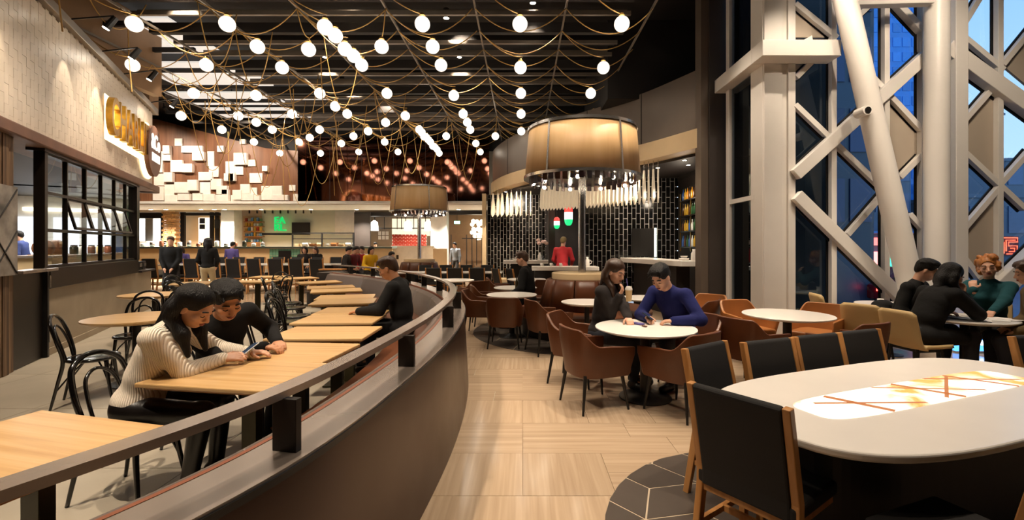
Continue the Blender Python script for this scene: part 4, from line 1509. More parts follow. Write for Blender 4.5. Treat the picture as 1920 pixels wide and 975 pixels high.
# ---------------------------------------------------------------- furniture prototypes
def square_table(w=0.9, d=0.645):
    t = thing('square_table', '', 'table')
    MB().box((0, 0, 0.735), (w, d, 0.03)).build('tabletop', M_oak, t, bevel=0.008)
    MB().box((0, 0, 0.712), (w - 0.08, d - 0.08, 0.02)).build('under_edge', M_oakedge, t)
    MB().box((0.1, 0, 0.36), (0.11, 0.06, 0.70)).build('column', M_olive, t, bevel=0.004)
    MB().box((0.1, 0, 0.012), (0.48, 0.4, 0.018)).build('foot_plate', M_olive, t, bevel=0.004)
    return t


SQ = Proto(square_table)


def round_oak():
    t = thing('round_table', '', 'table')
    MB().lathe([(0.0, 0.71), (0.44, 0.71), (0.48, 0.735), (0.48, 0.75), (0.0, 0.75)], 48).build('tabletop', M_oak, t, smooth=True, auto=30)
    MB().cone((0, 0, 0.02), (0, 0, 0.71), 0.04, 0.04, 16).build('column', M_blackmetal, t, smooth=True, auto=40)
    MB().lathe([(0.0, 0.0), (0.25, 0.0), (0.25, 0.012), (0.05, 0.03), (0, 0.03)], 32).build('foot_plate', M_blackmetal, t, smooth=True, auto=40)
    return t


RO = Proto(round_oak)


def round_white(r=0.52):
    t = thing('round_table', '', 'table')
    MB().lathe([(0.0, 0.705), (r - 0.06, 0.705), (r, 0.728), (r, 0.738), (r - 0.006, 0.742), (0.0, 0.742)], 64).build('tabletop', M_white, t, smooth=True, auto=30)
    MB().cone((0, 0, 0.02), (0, 0, 0.705), 0.055, 0.05, 20).build('column', M_blackmetal, t, smooth=True, auto=40)
    MB().lathe([(0.0, 0.0), (0.27, 0.0), (0.27, 0.012), (0.1, 0.03), (0.06, 0.06), (0, 0.06)], 36).build('foot_plate', M_blackmetal, t, smooth=True, auto=40)
    MB().lathe([(0.0, 0.69), (0.15, 0.69), (0.15, 0.705), (0, 0.705)], 24).build('top_plate', M_blackmetal, t)
    return t


RW = Proto(round_white)


def bentwood():
    """black bentwood chair; local +Y is the way the sitter faces"""
    t = thing('bentwood_chair', '', 'chair')
    r = 0.015
    MB().lathe([(0.0, 0.445), (0.185, 0.445), (0.2, 0.452), (0.2, 0.462), (0.16, 0.466), (0.0, 0.460)], 28).build('seat', M_black, t, smooth=True, auto=35)
    MB().tube([(0.2 * math.cos(a), 0.2 * math.sin(a), 0.45) for a in [2 * PI * i / 28 for i in range(28)]], 0.019, 8, closed=True).build('seat_ring', M_black, t, smooth=True)
    back = catmull([(-0.19, -0.27, 0.0), (-0.175, -0.22, 0.25), (-0.165, -0.185, 0.46), (-0.185, -0.225, 0.66), (-0.16, -0.275, 0.82), (-0.08, -0.3, 0.885), (0.0, -0.305, 0.9), (0.08, -0.3, 0.885), (0.16, -0.275, 0.82), (0.185, -0.225, 0.66), (0.165, -0.185, 0.46), (0.175, -0.22, 0.25), (0.19, -0.27, 0.0)], 6)
    MB().tube(back, [0.011 + 0.006 * min(1, p.z / 0.4) for p in back], 8).build('back_frame', M_black, t, smooth=True)
    inner = catmull([(-0.1, -0.175, 0.455), (-0.112, -0.215, 0.62), (-0.085, -0.262, 0.75), (0.0, -0.282, 0.8), (0.085, -0.262, 0.75), (0.112, -0.215, 0.62), (0.1, -0.175, 0.455)], 6)
    MB().tube(inner, 0.011, 8).build('back_hoop', M_black, t, smooth=True)
    for s in (-1, 1):
        lg = catmull([(s * 0.14, 0.13, 0.45), (s * 0.155, 0.15, 0.25), (s * 0.18, 0.19, 0.0)], 5)
        MB().tube(lg, [0.02 - 0.008 * (1 - p.z / 0.45) for p in lg], 8).build('leg', M_black, t, smooth=True)
        MB().tube(catmull([(s * 0.165, 0.165, 0.16), (s * 0.12, 0.11, 0.32), (s * 0.03, 0.04, 0.43)], 5), 0.008, 6).build('brace', M_black, t, smooth=True)
        MB().tube(catmull([(s * 0.18, -0.235, 0.17), (s * 0.11, -0.13, 0.33), (s * 0.03, -0.05, 0.43)], 5), 0.008, 6).build('brace', M_black, t, smooth=True)
    return t


BW = Proto(bentwood)


def shell_mesh(seat_w=0.29, back_d=0.27, arm_h=0.64, back_h=0.8, bottom=0.33, cut=0.0, flare=0.05):
    """tub shell: runs from the front of one arm round the back to the front of the other"""
    m = MB()
    n = 40
    path, tops = [], []
    pts = catmull([(-seat_w, 0.30, 0), (-seat_w - 0.01, 0.1, 0), (-seat_w - 0.005, -0.1, 0), (-seat_w + 0.05, -0.24, 0), (-0.13, -0.29, 0), (0, -0.3, 0), (0.13, -0.29, 0), (seat_w - 0.05, -0.24, 0), (seat_w + 0.005, -0.1, 0), (seat_w + 0.01, 0.1, 0), (seat_w, 0.30, 0)], 5)
    N = len(pts)
    vs, fs = [], []
    lv = 5
    for i, p in enumerate(pts):
        u = abs(i / (N - 1) * 2 - 1)          # 1 at the arm fronts, 0 at the back
        k = max(0.0, min(1.0, (0.62 - u) / 0.3))
        k = k * k * (3 - 2 * k)
        top = arm_h + (back_h - arm_h) * k - 0.02 * max(0, (u - 0.7) / 0.3)
        a, b = pts[max(i - 1, 0)], pts[min(i + 1, N - 1)]
        d = (b - a).normalized()
        nr = Vector((d.y, -d.x, 0)) * (-1)
        out = Vector((p.x, p.y, 0)).normalized()
        for side, off in ((0, 0.0), (1, -0.035)):
            for j in range(lv):
                f = j / (lv - 1)
                z = bottom + (top - bottom) * f
                if side:
                    z = bottom + 0.03 + (top - bottom - 0.03) * f
                sc = 0.86 + 0.14 * min(1, f * 1.3) + flare * f * k
                q = Vector((p.x * sc, p.y * sc, z)) + out * off
                vs.append(q)
    M = lv * 2
    for i in range(N - 1):
        for j in range(lv - 1):
            fs.append((i * M + j, (i + 1) * M + j, (i + 1) * M + j + 1, i * M + j + 1))
            fs.append((i * M + lv + j, i * M + lv + j + 1, (i + 1) * M + lv + j + 1, (i + 1) * M + lv + j))
        fs.append((i * M + lv - 1, (i + 1) * M + lv - 1, (i + 1) * M + 2 * lv - 1, i * M + 2 * lv - 1))
        fs.append((i * M, i * M + lv, (i + 1) * M + lv, (i + 1) * M))
    for i in (0, N - 1):
        for j in range(lv - 1):
            fs.append((i * M + j, i * M + j + 1, i * M + lv + j + 1, i * M + lv + j))
    m.add(vs, fs)
    return m


def tub_chair(m=None, inner=None, name='tub_chair'):
    m = m or M_leather

    def make():
        t = thing(name, '', 'chair')
        shell_mesh().build('shell', m, t, smooth=True, auto=50, bevel=0.008)
        c = MB().prism([(-0.25, 0.29), (-0.255, -0.1), (-0.2, -0.22), (0.2, -0.22), (0.255, -0.1), (0.25, 0.29)], 0.34, 0.45)
        c.build('seat_cushion', inner or m, t, bevel=0.025, seg=3)
        for sx in (-1, 1):
            for sy in (-1, 1):
                MB().cone((sx * 0.2, sy * 0.2, 0.36), (sx * 0.245, sy * 0.25, 0.0), 0.02, 0.011, 10).build('leg', M_blackmetal, t, smooth=True, auto=40)
        return t
    return make


TUB = Proto(tub_chair(M_leather))
TAN = Proto(tub_chair(M_tan, M_tan))


def dining():
    """black upholstered chair in a blond wood frame"""
    t = thing('dining_chair', '', 'chair')
    for s in (-1, 1):
        x = s * 0.225
        MB().prism([(-0.2, 0.44), (-0.235, 0.02), (-0.275, 0.0), (-0.235, 0.0), (-0.16, 0.42), (-0.165, 0.5), (-0.27, 0.93), (-0.315, 0.93), (-0.21, 0.5)], 0, 0, 'Y') if False else None
        p = MB()
        p.prism([(-0.285, 0.0), (-0.245, 0.0), (-0.165, 0.42), (-0.165, 0.5), (-0.262, 0.93), (-0.302, 0.925), (-0.215, 0.5), (-0.215, 0.42)], x - 0.0175, x + 0.0175, 'Y')
        p.v = [(b, a, c) for a, b, c in p.v]
        p.build('rear_post', M_ash, t, bevel=0.005)
        MB().bar((x, 0.21, 0.44), (x + s * 0.01, 0.225, 0.0), 0.035, 0.04, up=(0, 1, 0)).build('leg', M_ash, t, bevel=0.004)
        MB().bar((x, -0.2, 0.22), (x, 0.21, 0.22), 0.022, 0.03).build('stretcher', M_ash, t)
    MB().bar((-0.225, 0.0, 0.22), (0.225, 0.0, 0.22), 0.022, 0.03).build('stretcher', M_ash, t)
    sp = MB()
    sp.prism([(-0.19, 0.42), (-0.17, 0.52), (-0.262, 0.92), (-0.285, 0.935), (-0.305, 0.915), (-0.225, 0.5), (-0.225, 0.42)], -0.207, 0.207, 'Y')
    sp.v = [(b, a, c) for a, b, c in sp.v]
    sp.build('backrest', M_blackfab, t, bevel=0.01, seg=2)
    MB().box((0, 0.01, 0.455), (0.47, 0.46, 0.07)).build('seat', M_blackfab, t, bevel=0.018, seg=3)
    MB().box((0, 0.01, 0.405), (0.44, 0.43, 0.04)).build('seat_rail', M_ash, t)
    return t


DC = Proto(dining)


def creamchair():
    t = thing('cream_chair', '', 'chair')
    m = MB()
    prof = catmull([(0.24, 0, 0.44), (0.05, 0, 0.435), (-0.14, 0, 0.44), (-0.21, 0, 0.5), (-0.25, 0, 0.68), (-0.29, 0, 0.86)], 5)
    vs, fs = [], []
    for i, p in enumerate(prof):
        w = 0.22 + 0.015 * math.sin(i / len(prof) * PI) - (0.05 if i == len(prof) - 1 else 0)
        for k in range(7):
            u = k / 6 * 2 - 1
            lift = 0.03 * u * u * (1 if i < 10 else 0)
            fwd = 0.035 * u * u * (1 if i >= 10 else 0)
            vs.append((w * u, p.x + fwd, p.z + lift))
    for i in range(len(prof) - 1):
        for k in range(6):
            a = i * 7 + k
            fs.append((a, a + 1, a + 8, a + 7))
    m.add(vs, fs)
    o = m.build('shell', M_cream, t, smooth=True)
    md = o.modifiers.new('solid', 'SOLIDIFY')
    md.thickness = 0.04
    md.offset = 0
    for sx in (-1, 1):
        for sy in (-1, 1):
            MB().cone((sx * 0.16, sy * 0.15, 0.43), (sx * 0.2, sy * 0.2, 0.0), 0.018, 0.011, 10).build('leg', M_blackmetal, t, smooth=True, auto=40)
    MB().box((0, 0, 0.41), (0.34, 0.3, 0.03)).build('seat_frame', M_blackmetal, t)
    return t


CC = Proto(creamchair)

# ---------------------------------------------------------------- tables and chairs: left side
sq = [((-2.13, 1.95), -0.25, 'square oak table nearest the camera, cut by the left edge'),
      ((-1.90, 3.07), -0.17, 'square oak table in front of the couple with the phone'),
      ((-1.88, 3.69), -0.08, 'square oak table pushed against the couple\'s table from behind'),
      ((-1.92, 4.5), 0.02, 'square oak table just beyond the couple, empty'),
      ((-2.12, 5.35), 0.06, 'square oak table beside the man in black, near half'),
      ((-2.2, 6.02), 0.10, 'square oak table under the man in black\'s hands'),
      ((-2.72, 7.0), 0.22, 'square oak table just beyond the man in black'),
      ((-2.93, 7.62), 0.26, 'square oak table second beyond the man in black'),
      ((-3.55, 8.75), 0.4, 'square oak table third beyond the man in black'),
      ((-3.95, 9.45), 0.44, 'square oak table fourth beyond the man in black'),
      ((-4.75, 10.7), 0.62, 'square oak table near the far end of the banquette'),
      ((-5.9, 12.0), 0.75, 'square oak table at the far end of the banquette')]
for (p, a, l) in sq:
    SQ(p, a, l, 'square oak tables along the banquette')
RO((-4.5, 5.35), 0, 'round oak table on the left in front of the concrete wall', 'round oak tables on the left', 1.02)
RO((-6.3, 7.85), 0.4, 'second round oak table along the concrete wall', 'round oak tables on the left')
RO((-7.3, 10.2), 0.8, 'third round oak table along the concrete wall', 'round oak tables on the left')
SQ((-6.4, 10.9), 0.1, 'square oak table standing alone behind the couple', 'square oak tables in the far middle', None)
SQ((-6.9, 12.6), 0.1, 'square oak table standing farther behind the couple', 'square oak tables in the far middle', None)
SQ((-5.5, 13.6), 0.1, 'square oak table in the far middle before the tall chairs', 'square oak tables in the far middle', None)

bw = [((-4.42, 4.72), (0.85, 0.5), 'bentwood chair standing alone left of the round oak table'),
      ((-4.95, 5.85), (0.35, -1), 'bentwood chair behind the nearest round oak table'),
      ((-5.55, 6.75), (0.6, -1), 'bentwood chair behind the one at the nearest round oak table'),
      ((-5.75, 7.5), (-1, 0.4), 'bentwood chair in front of the second round oak table'),
      ((-6.6, 8.5), (0.2, -1), 'bentwood chair behind the second round oak table'),
      ((-6.9, 9.3), (0, 1), 'bentwood chair in front of the third round oak table'),
      ((-7.9, 10.6), (1, -0.3), 'bentwood chair left of the third round oak table'),
      ((-6.55, 9.9), (-1, 0.4), 'bentwood chair right of the third round oak table'),
      ((-2.50, 2.97), (1, -0.08), 'bentwood chair the woman in the cream jumper sits on'),
      ((-2.56, 3.78), (1, 0.0), 'bentwood chair the man beside her sits on'),
      ((-2.72, 4.5), (1, 0.05), 'bentwood chair at the empty table just beyond the couple'),
      ((-2.88, 5.35), (1, 0.05), 'bentwood chair opposite the man in black, near one'),
      ((-2.98, 6.02), (1, 0.1), 'bentwood chair opposite the man in black, far one'),
      ((-3.48, 6.85), (1, 0.2), 'bentwood chair at the first table beyond the man in black'),
      ((-3.68, 7.45), (1, 0.25), 'bentwood chair at the second table beyond the man in black'),
      ((-4.22, 8.42), (1, 0.4), 'bentwood chair at the third table beyond the man in black'),
      ((-4.62, 9.1), (1, 0.45), 'bentwood chair at the fourth table beyond the man in black'),
      ((-5.75, 10.75), (-1, 0.2), 'bentwood chair turned to the table standing alone'),
      ((-5.4, 10.1), (1, 0.5), 'bentwood chair at the far end tables, back to the aisle'),
      ((-6.3, 11.7), (0.1, -1), 'bentwood chair behind the table standing alone')]
for (p, d, l) in bw:
    BW(p, facing(*d), 'black ' + l, 'black bentwood chairs')

# ---------------------------------------------------------------- tables and chairs: right side
RW((1.29, 4.83), 0, 'round white table where the woman with a drink and the man in blue sit', 'round white tables')
RW((3.30, 5.72), 0, 'round white empty table in front of the white box column', 'round white tables', (0.99, 0.99, 1))
RW((-0.19, 8.05), 0, 'round white table nearest the curved rail, behind three brown chairs', 'round white tables', (0.85, 0.85, 1))
RW((-0.15, 9.4), 0, 'round white table with a bottle and glass before the seated figure', 'round white tables', (0.85, 0.85, 1))
RW((-1.7, 11.4), 0, 'round white table beyond the curve of the rail', 'round white tables', (0.95, 0.95, 1))
RW((0.1, 11.7), 0, 'round white table in front of the white bar counters', 'round white tables', (0.95, 0.95, 1))
RW((0.98, 7.0), 0, 'round white table in front of the leather booth', 'round white tables', (0.75, 0.75, 1))
RW((2.02, 7.55), 0, 'round white table behind the man in blue', 'round white tables', (0.75, 0.75, 1))
RW((5.25, 5.45), 0, 'round white table strewn with papers by the right window', 'round white tables', (0.9, 0.9, 1))
RW((5.35, 6.75), 0, 'round white table against the glazing with cups on it', 'round white tables', (0.75, 0.75, 1))
tub = [((0.71, 4.61), (0.93, 0.36), 'brown leather tub chair at near left of the couple\'s round table'),
       ((1.53, 4.42), (-0.55, 0.83), 'brown leather tub chair at near right of the couple\'s round table'),
       ((0.62, 5.42), (0.9, -0.45), 'brown leather tub chair beside the woman with a drink'),
       ((1.93, 5.3), (-0.8, -0.5), 'brown leather tub chair holding the man in blue'),
       ((2.58, 5.2), (0.8, 0.45), 'brown leather tub chair at left of the empty round table'),
       ((3.55, 4.98), (-0.35, 0.9), 'brown leather tub chair at near right of the empty round table'),
       ((-0.78, 8.3), (1, -0.1), 'brown leather tub chair nearest the curved rail'),
       ((-0.28, 7.3), (0.08, 1), 'brown leather tub chair seen from straight behind'),
       ((0.36, 6.88), (0.92, 0.38), 'brown leather tub chair turned to the booth table'),
       ((-0.75, 9.3), (1, 0.2), 'brown leather tub chair left of the table with the bottle'),
       ((-1.1, 10.6), (-0.5, 0.8), 'brown leather tub chair near the table beyond the rail curve'),
       ((0.45, 10.4), (-0.3, -1), 'brown leather tub chair behind the table with the bottle'),
       ((-0.6, 11.4), (1, 0.1), 'brown leather tub chair left of the table before the bar'),
       ((2.62, 6.9), (-0.6, 0.6), 'brown leather tub chair between the man in blue and the column')]
for (p, d, l) in tub:
    TUB(p, facing(*d), l, 'brown leather tub chairs')
tan = [((3.17, 6.5), (0.2, -1), 'tan leather tub chair behind the empty round table, left one'),
       ((3.98, 6.2), (-0.75, -0.6), 'tan leather tub chair behind the empty round table, right one'),
       ((2.92, 7.35), (-0.7, -0.7), 'tan leather tub chair by the charcoal column'),
       ((0.85, 11.5), (-1, 0.1), 'tan leather tub chair right of the table before the bar')]
for (p, d, l) in tan:
    TAN(p, facing(*d), l, 'tan leather tub chairs')
cr = [((4.5, 5.95), (0.85, 0.5), 'cream chair with its back to the empty round table'),
      ((4.56, 5.32), (1, 0.12), 'cream chair the person in the dark coat sits on'),
      ((4.75, 7.0), (1, -0.2), 'cream chair closest to the glazing by the box column'),
      ((5.98, 5.0), (-0.9, 0.35), 'cream chair at the right edge under the person in olive'),
      ((6.08, 6.04), (-0.8, -0.6), 'cream chair under the blonde woman')]
for (p, d, l) in cr:
    CC(p, facing(*d), l, 'cream chairs by the window')

# the long white table with a lit stone inset
lt = thing('long_table', 'large white oval table with a glowing onyx inset at lower right', 'table', (*tp(3.12, 1.66), 0), math.atan2(0.358, 0.934))


def superoval(a, b, n=64, e=3.4):
    out = []
    for i in range(n):
        t = 2 * PI * i / n
        c, s = math.cos(t), math.sin(t)
        out.append((a * math.copysign(abs(c) ** (2 / e), c), b * math.copysign(abs(s) ** (2 / e), s)))
    return out


tt = MB().prism(superoval(1.28, 0.57), 0.71, 0.75).build('tabletop', M_white, lt, bevel=0.012, seg=3)
MB().prism(superoval(1.18, 0.47), 0.685, 0.71).build('under_top', M_blackmetal, lt)
MB().prism(superoval(1.0, 0.33), 0.0, 0.69).build('base', M_darkwall, lt)
m_on, nt_, b_ = _principled('onyx_glow')
tc_ = nt_.nodes.new('ShaderNodeTexCoord')
nz_ = nt_.nodes.new('ShaderNodeTexNoise')
nz_.inputs['Scale'].default_value = 2.2
nz_.inputs['Detail'].default_value = 6
nz_.inputs['Distortion'].default_value = 1.2
rp_ = nt_.nodes.new('ShaderNodeValToRGB')
e_ = rp_.color_ramp.elements
e_[0].position, e_[0].color = 0.36, (*srgb('#e0954a'), 1)
e_[1].position, e_[1].color = 0.5, (*srgb('#fff3e2'), 1)
nt_.links.new(tc_.outputs['Object'], nz_.inputs['Vector'])
nt_.links.new(nz_.outputs['Fac'], rp_.inputs[0])
nt_.links.new(rp_.outputs[0], b_.inputs['Emission Color'])
nt_.links.new(rp_.outputs[0], b_.inputs['Base Color'])
b_.inputs['Emission Strength'].default_value = 0.5
ons = MB().prism([(0.0 + 0.93 * x / 0.93, y) for x, y in superoval(0.93, 0.155, 64, 5)], 0.748, 0.7525).build('onyx_inset', m_on, lt)
M_vein = emit('onyx_vein', '#c27a48', 0.32)
for (x0, y0, x1, y1, w) in ((-0.78, 0.08, -0.2, -0.13, 0.008), (-0.62, 0.14, -0.5, -0.15, 0.016), (-0.2, 0.15, 0.38, -0.12, 0.007), (-0.02, 0.15, 0.12, -0.15, 0.014), (0.3, 0.15, 0.85, -0.08, 0.008), (0.5, 0.15, 0.66, -0.15, 0.012), (0.0, -0.12, 0.5, 0.13, 0.007)):
    MB().bar((x0, y0, 0.7527), (x1, y1, 0.7527), w * 2.6, 0.001).build('vein', M_vein, ons)


def ltp(u, n):
    return tp(u, n)


dch = [((1.40, 2.885), (0.57, -0.82), 'black dining chair second at the left end of the long white table'),
       ((1.19, 2.24), (0.81, 0.587), 'black dining chair nearest the camera at the left end of the long white table'),
       ((1.84, 3.0), (0.353, -0.935), 'black dining chair on the far side of the long table, first from the left'),
       ((2.31, 3.19), (0.353, -0.935), 'black dining chair on the far side of the long table, second from the left'),
       ((2.75, 3.36), (0.353, -0.935), 'black dining chair on the far side of the long table, third from the left'),
       ((3.89, 3.16), (0.2, -0.98), 'black dining chair at the far right corner of the long table'),
       ((1.70, 1.74), (-0.358, 0.934), 'black dining chair cut by the lower right corner')]
for (p, d, l) in dch:
    DC(p, facing(*d), l, 'black dining chairs around the long white table')

# far communal tables
ft = thing('long_table', 'long counter height white table with tall chairs before the food stalls', 'table', (-9.3, 16.0, 0))
MB().box((0, 0.1, 0.93), (6.4, 0.8, 0.05)).build('tabletop', M_white, ft, bevel=0.01)
for x in (-2.6, -0.9, 0.9, 2.6):
    MB().box((x, 0.1, 0.46), (0.3, 0.5, 0.9)).build('pedestal', M_blackmetal, ft)
for k in range(9):
    DC((-12.3 + k * 0.69, 15.35), facing(0.05 * ((k % 3) - 1), 1), 'tall black chair on near side of the far tall table, %s from left' % ORD[k], 'tall black chairs at the far table', (1.0, 1.0, 1.25))
for k in range(8):
    DC((-12.0 + k * 0.72, 16.85), facing(0.05 * ((k % 3) - 1), -1), 'tall black chair on far side of the far tall table, %s from left' % ORD[k], 'tall black chairs behind the far table', (1.0, 1.0, 1.25))
ft2 = thing('long_table', 'long white table beyond the rail with black chairs in the middle distance', 'table', (-2.35, 14.6, 0))
MB().box((0, 0.1, 0.73), (3.4, 0.8, 0.04)).build('tabletop', M_white, ft2, bevel=0.01)
for x in (-1.2, 1.2):
    MB().box((x, 0.1, 0.36), (0.3, 0.5, 0.7)).build('pedestal', M_blackmetal, ft2)
for k, x in enumerate((-2.66, -2.02, -1.36)):
    DC((x, 13.95), facing(0.03, 1), 'black dining chair on the near side of the middle long table, %s from the left' % ('first', 'second', 'third')[k], 'black chairs at the middle long table')
for k, x in enumerate((-3.3, -2.6, -1.9, -1.2)):
    DC((x, 15.35), facing(0.03, -1), 'black dining chair on the far side of the middle long table, %s from the left' % ('first', 'second', 'third', 'fourth')[k], 'black chairs behind the middle long table')
for k, x in enumerate((-0.55, -0.15)):
    DC((x, 13.4), facing(0.9, 0.5), 'black dining chair standing at an angle before the white bar counter, %s one' % ('left', 'right')[k], 'angled black chairs before the bar')
# ---------------------------------------------------------------- food stalls at the far end
YS = 22.0


def fx(px, y=YS):
    return (px - CX) * y / FPX


def fz(py, y=YS):
    return EYE + (CY - py) * y / FPX


def slabpx(par, name, x0, y0, x1, y1, m, y=YS, d=0.1, bevel=0.0):
    return MB().box(((fx(x0, y) + fx(x1, y)) / 2, y + d / 2, (fz(y0, y) + fz(y1, y)) / 2), (abs(fx(x1, y) - fx(x0, y)), d, abs(fz(y0, y) - fz(y1, y)))).build(name, m, par, bevel=bevel)


M_paleshop = mat('pale_green_wall', '#d5d8c9', 0.5, noise=(1, 0.03))
M_woodfront = mat('blond_counter_front', '#d9b98c', 0.5, noise=(2, 0.05))
M_greentile = mat('green_tile', '#6d9a80', 0.25, noise=(6, 0.15))
M_brickpale = mat('pale_brick', '#b98b58', 0.7, noise=(12, 0.2))
M_red = mat('red_graphic', '#a5301a', 0.5)
structure(MB().box((-8.6, 19.7, 3.26), (19.0, 2.8, 0.08)).build('ceiling_stalls', M_ceilwhite))
st = structure(MB().box((fx(340), 21.5, (fz(385) + fz(398)) / 2), (fx(432) - fx(240), 0.1, fz(385) - fz(398))).build('trim_8', M_woodfront))
structure(MB().box((fx(780), 21.5, (fz(385) + fz(395)) / 2), (fx(905) - fx(655), 0.1, fz(385) - fz(395))).build('trim_9', M_paleshop))
# far left shop with white windows
s1 = thing('food_shop', 'bright white shop windows in black frames at the far left', 'shop', (0, 0, 0))
for a, b in ((258, 272), (287, 312)):
    slabpx(s1, 'lit_window', a, 410, b, 462, emit('window_white', (1.0, 0.98, 0.95), 1.6))
slabpx(s1, 'grey_panel', 272, 410, 287, 462, mat('grey_panel', '#8d8c88', 0.5))
slabpx(s1, 'header', 258, 399, 312, 409, M_blackmetal, d=0.2)
slabpx(s1, 'dark_post', 301, 404, 305, 460, M_blackmetal, y=21.8)
slabpx(s1, 'low_wall', 256, 452, 312, 470, M_ceilwhite, y=21.7)
pb = thing('brick_pillar', 'pale brick pillar beside the far white shop windows', 'pillar', (0, 0, 0))
for j in range(17):
    for i in range(3):
        w = (fx(338) - fx(313)) / 3
        off = (w / 2 if j % 2 else 0)
        xa = max(fx(313), fx(313) + i * w + off - w / 2)
        MB().box((fx(313) + (i + 0.5) * w * 0.98 + (0.03 if j % 2 else -0.03), 21.85, fz(467) + 0.05 + j * 0.105), (w - 0.02, 0.3, 0.092)).build('brick', M_brickpale, pb)
s2 = thing('food_shop', 'warm lit shop with dark posts beside the brick pillar', 'shop', (0, 0, 0))
slabpx(s2, 'back_panel', 345, 402, 432, 465, M_creamband, y=22.6)
slabpx(s2, 'light_panel', 372, 408, 394, 455, emit('warm_panel', (1.0, 0.8, 0.55), 0.9), y=22.5)
for a, b in ((338, 346), (393, 399), (403, 409), (415, 420)):
    slabpx(s2, 'dark_post', a, 398, b, 462, M_darkframe, y=22.2)
slabpx(s2, 'red_panel', 421, 412, 431, 460, mat('terracotta', '#a8603c', 0.6), y=22.3)
for (x, y, h) in ((378, 414, 10), (378, 425, 9), (406, 416, 9), (406, 424, 7)):
    slabpx(s2, 'dark_sign', x - 4, y - h / 2, x + 5, y + h / 2, M_blackmetal, y=22.1, d=0.05)
slabpx(s2, 'header', 345, 399, 432, 404, M_blackmetal, y=22.0)
structure(MB().box(((fx(432) + fx(456)) / 2, 21.6, 1.7), (fx(456) - fx(432), 0.6, 3.4)).build('column_far_left', mat('pale_column', '#c9c6bd', 0.5)))
s3 = thing('shelf_unit', 'wall shelves with coloured packets between the far column and the green sign', 'shelf', (0, 0, 0))
slabpx(s3, 'back', 456, 405, 491, 465, M_creamband, y=22.8)
for y in (415, 424, 433, 443, 454):
    slabpx(s3, 'shelf_board', 457, y, 490, y + 1.5, M_ash, y=22.5, d=0.3)
prng = random.Random(9)
pc = [mat('packet_%s' % n, c, 0.4) for n, c in (('blue', '#6f9fd0'), ('white', '#e8e6e0'), ('red', '#b8402e'), ('yellow', '#d6b04a'), ('green', '#5f8a5a'))]
for yi, y in enumerate((415, 424, 433, 443, 454)):
    for k in range(6):
        X = fx(459.5 + k * 5.4, 22.5)
        Z = fz(y, 22.5)
        h = 0.12 + 0.08 * prng.random()
        o = MB().box((0, 0, h / 2), (0.1, 0.1, h)).build('packet', pc[prng.randrange(5)], None, bevel=0.01)
        o.location = (X, 22.62, Z)
        tag(o, 'small coloured packet on the far wall shelves, %s on the %s board from the top' % (ORD[k], ORD[yi]), 'packet', 'packets on the far wall shelves')
# stall with the green sign
s4 = thing('food_stall', 'pale walled food stall carrying the green letter sign', 'stall', (0, 0, 0))
slabpx(s4, 'back_wall', 491, 380, 664, 465, M_paleshop, y=22.8)
slabpx(s4, 'side_panel', 628, 395, 664, 440, M_ceilwhite, y=22.6)
slabpx(s4, 'menu_board', 547, 417, 580, 440, M_darkframe, y=22.6)
slabpx(s4, 'dark_shelf', 491, 437, 545, 441, M_blackmetal, y=22.4)
for a, b, c, d in ((547, 436, 664, 438), (547, 447, 664, 448.5), (547, 436, 549, 463), (602, 436, 604, 463), (661, 436, 664, 463)):
    slabpx(s4, 'cabinet_bar', a, b, c, d, M_blackmetal, y=21.2, d=0.06)
slabpx(s4, 'cabinet_glass', 549, 438, 661, 462, M_glasswin, y=21.25, d=0.02)
for k in range(9):
    slabpx(s4, 'track_light', 466 + k * 14.5 + 0.0, 394, 468 + k * 14.5, 400, M_blackmetal, y=22.0, d=0.06)
for k in range(8):
    slabpx(s4, 'tray', 553 + k * 13.5, 457 - 2 * (k % 2), 563 + k * 13.5, 462, (M_woodfront, M_ceilwhite, M_tan)[k % 3], y=21.4, d=0.3)
es = thing('letter_sign', 'green two line letter sign on the pale stall wall', 'sign', (fx(513), 22.55, fz(419)))
M_greensign = emit('green_letters', (0.01, 0.6, 0.14), 0.42)
font('lettering', 'EA', M_greensign, 0.46, (0, 0, 0.17), (PI / 2, 0, 0), 0.04, es, bold=0.012)
font('lettering', 'RL.', M_greensign, 0.46, (0.03, 0, -0.19), (PI / 2, 0, 0), 0.04, es, bold=0.012)
# long counter
ct = thing('stall_counter', 'long blond wood stall counter with grey top and a green tiled end', 'counter', (0, 0, 0))
slabpx(ct, 'front_panel', 250, 466, 505, 505, M_woodfront, y=19.6)
slabpx(ct, 'front_panel', 562, 466, 735, 505, M_woodfront, y=19.6)
slabpx(ct, 'worktop', 248, 462.5, 735, 466, mat('green_grey_top', '#69756c', 0.35), y=19.5, d=0.8)
for i in range(10):
    for j in range(3):
        slabpx(ct, 'green_tile', 505.4 + i * 5.7, 466.5 + j * 13, 510.6 + i * 5.7, 479 + j * 13, M_greentile, y=19.55, d=0.06)
slabpx(ct, 'dark_panel', 522, 470, 545, 492, M_darkframe, y=19.5, d=0.04)
for k in range(14):
    px = 268 + k * 17.3
    o = MB().lathe([(0.06, 0), (0.09, 0.03), (0.08, 0.14 + 0.05 * (k % 3)), (0.0, 0.16 + 0.05 * (k % 3))], 10).build('counter_pot', (M_white, M_chrome, M_copper, M_olive)[k % 4], None, smooth=True)
    o.location = (fx(px, 19.9), 19.9, fz(462.5, 19.5))
    tag(o, 'small %s pot on the far blond counter, %s from the left' % (('white', 'steel', 'copper', 'olive')[k % 4], ORD[k]), 'pot', '%s pots on the far counter' % ('white', 'steel', 'copper', 'olive')[k % 4])
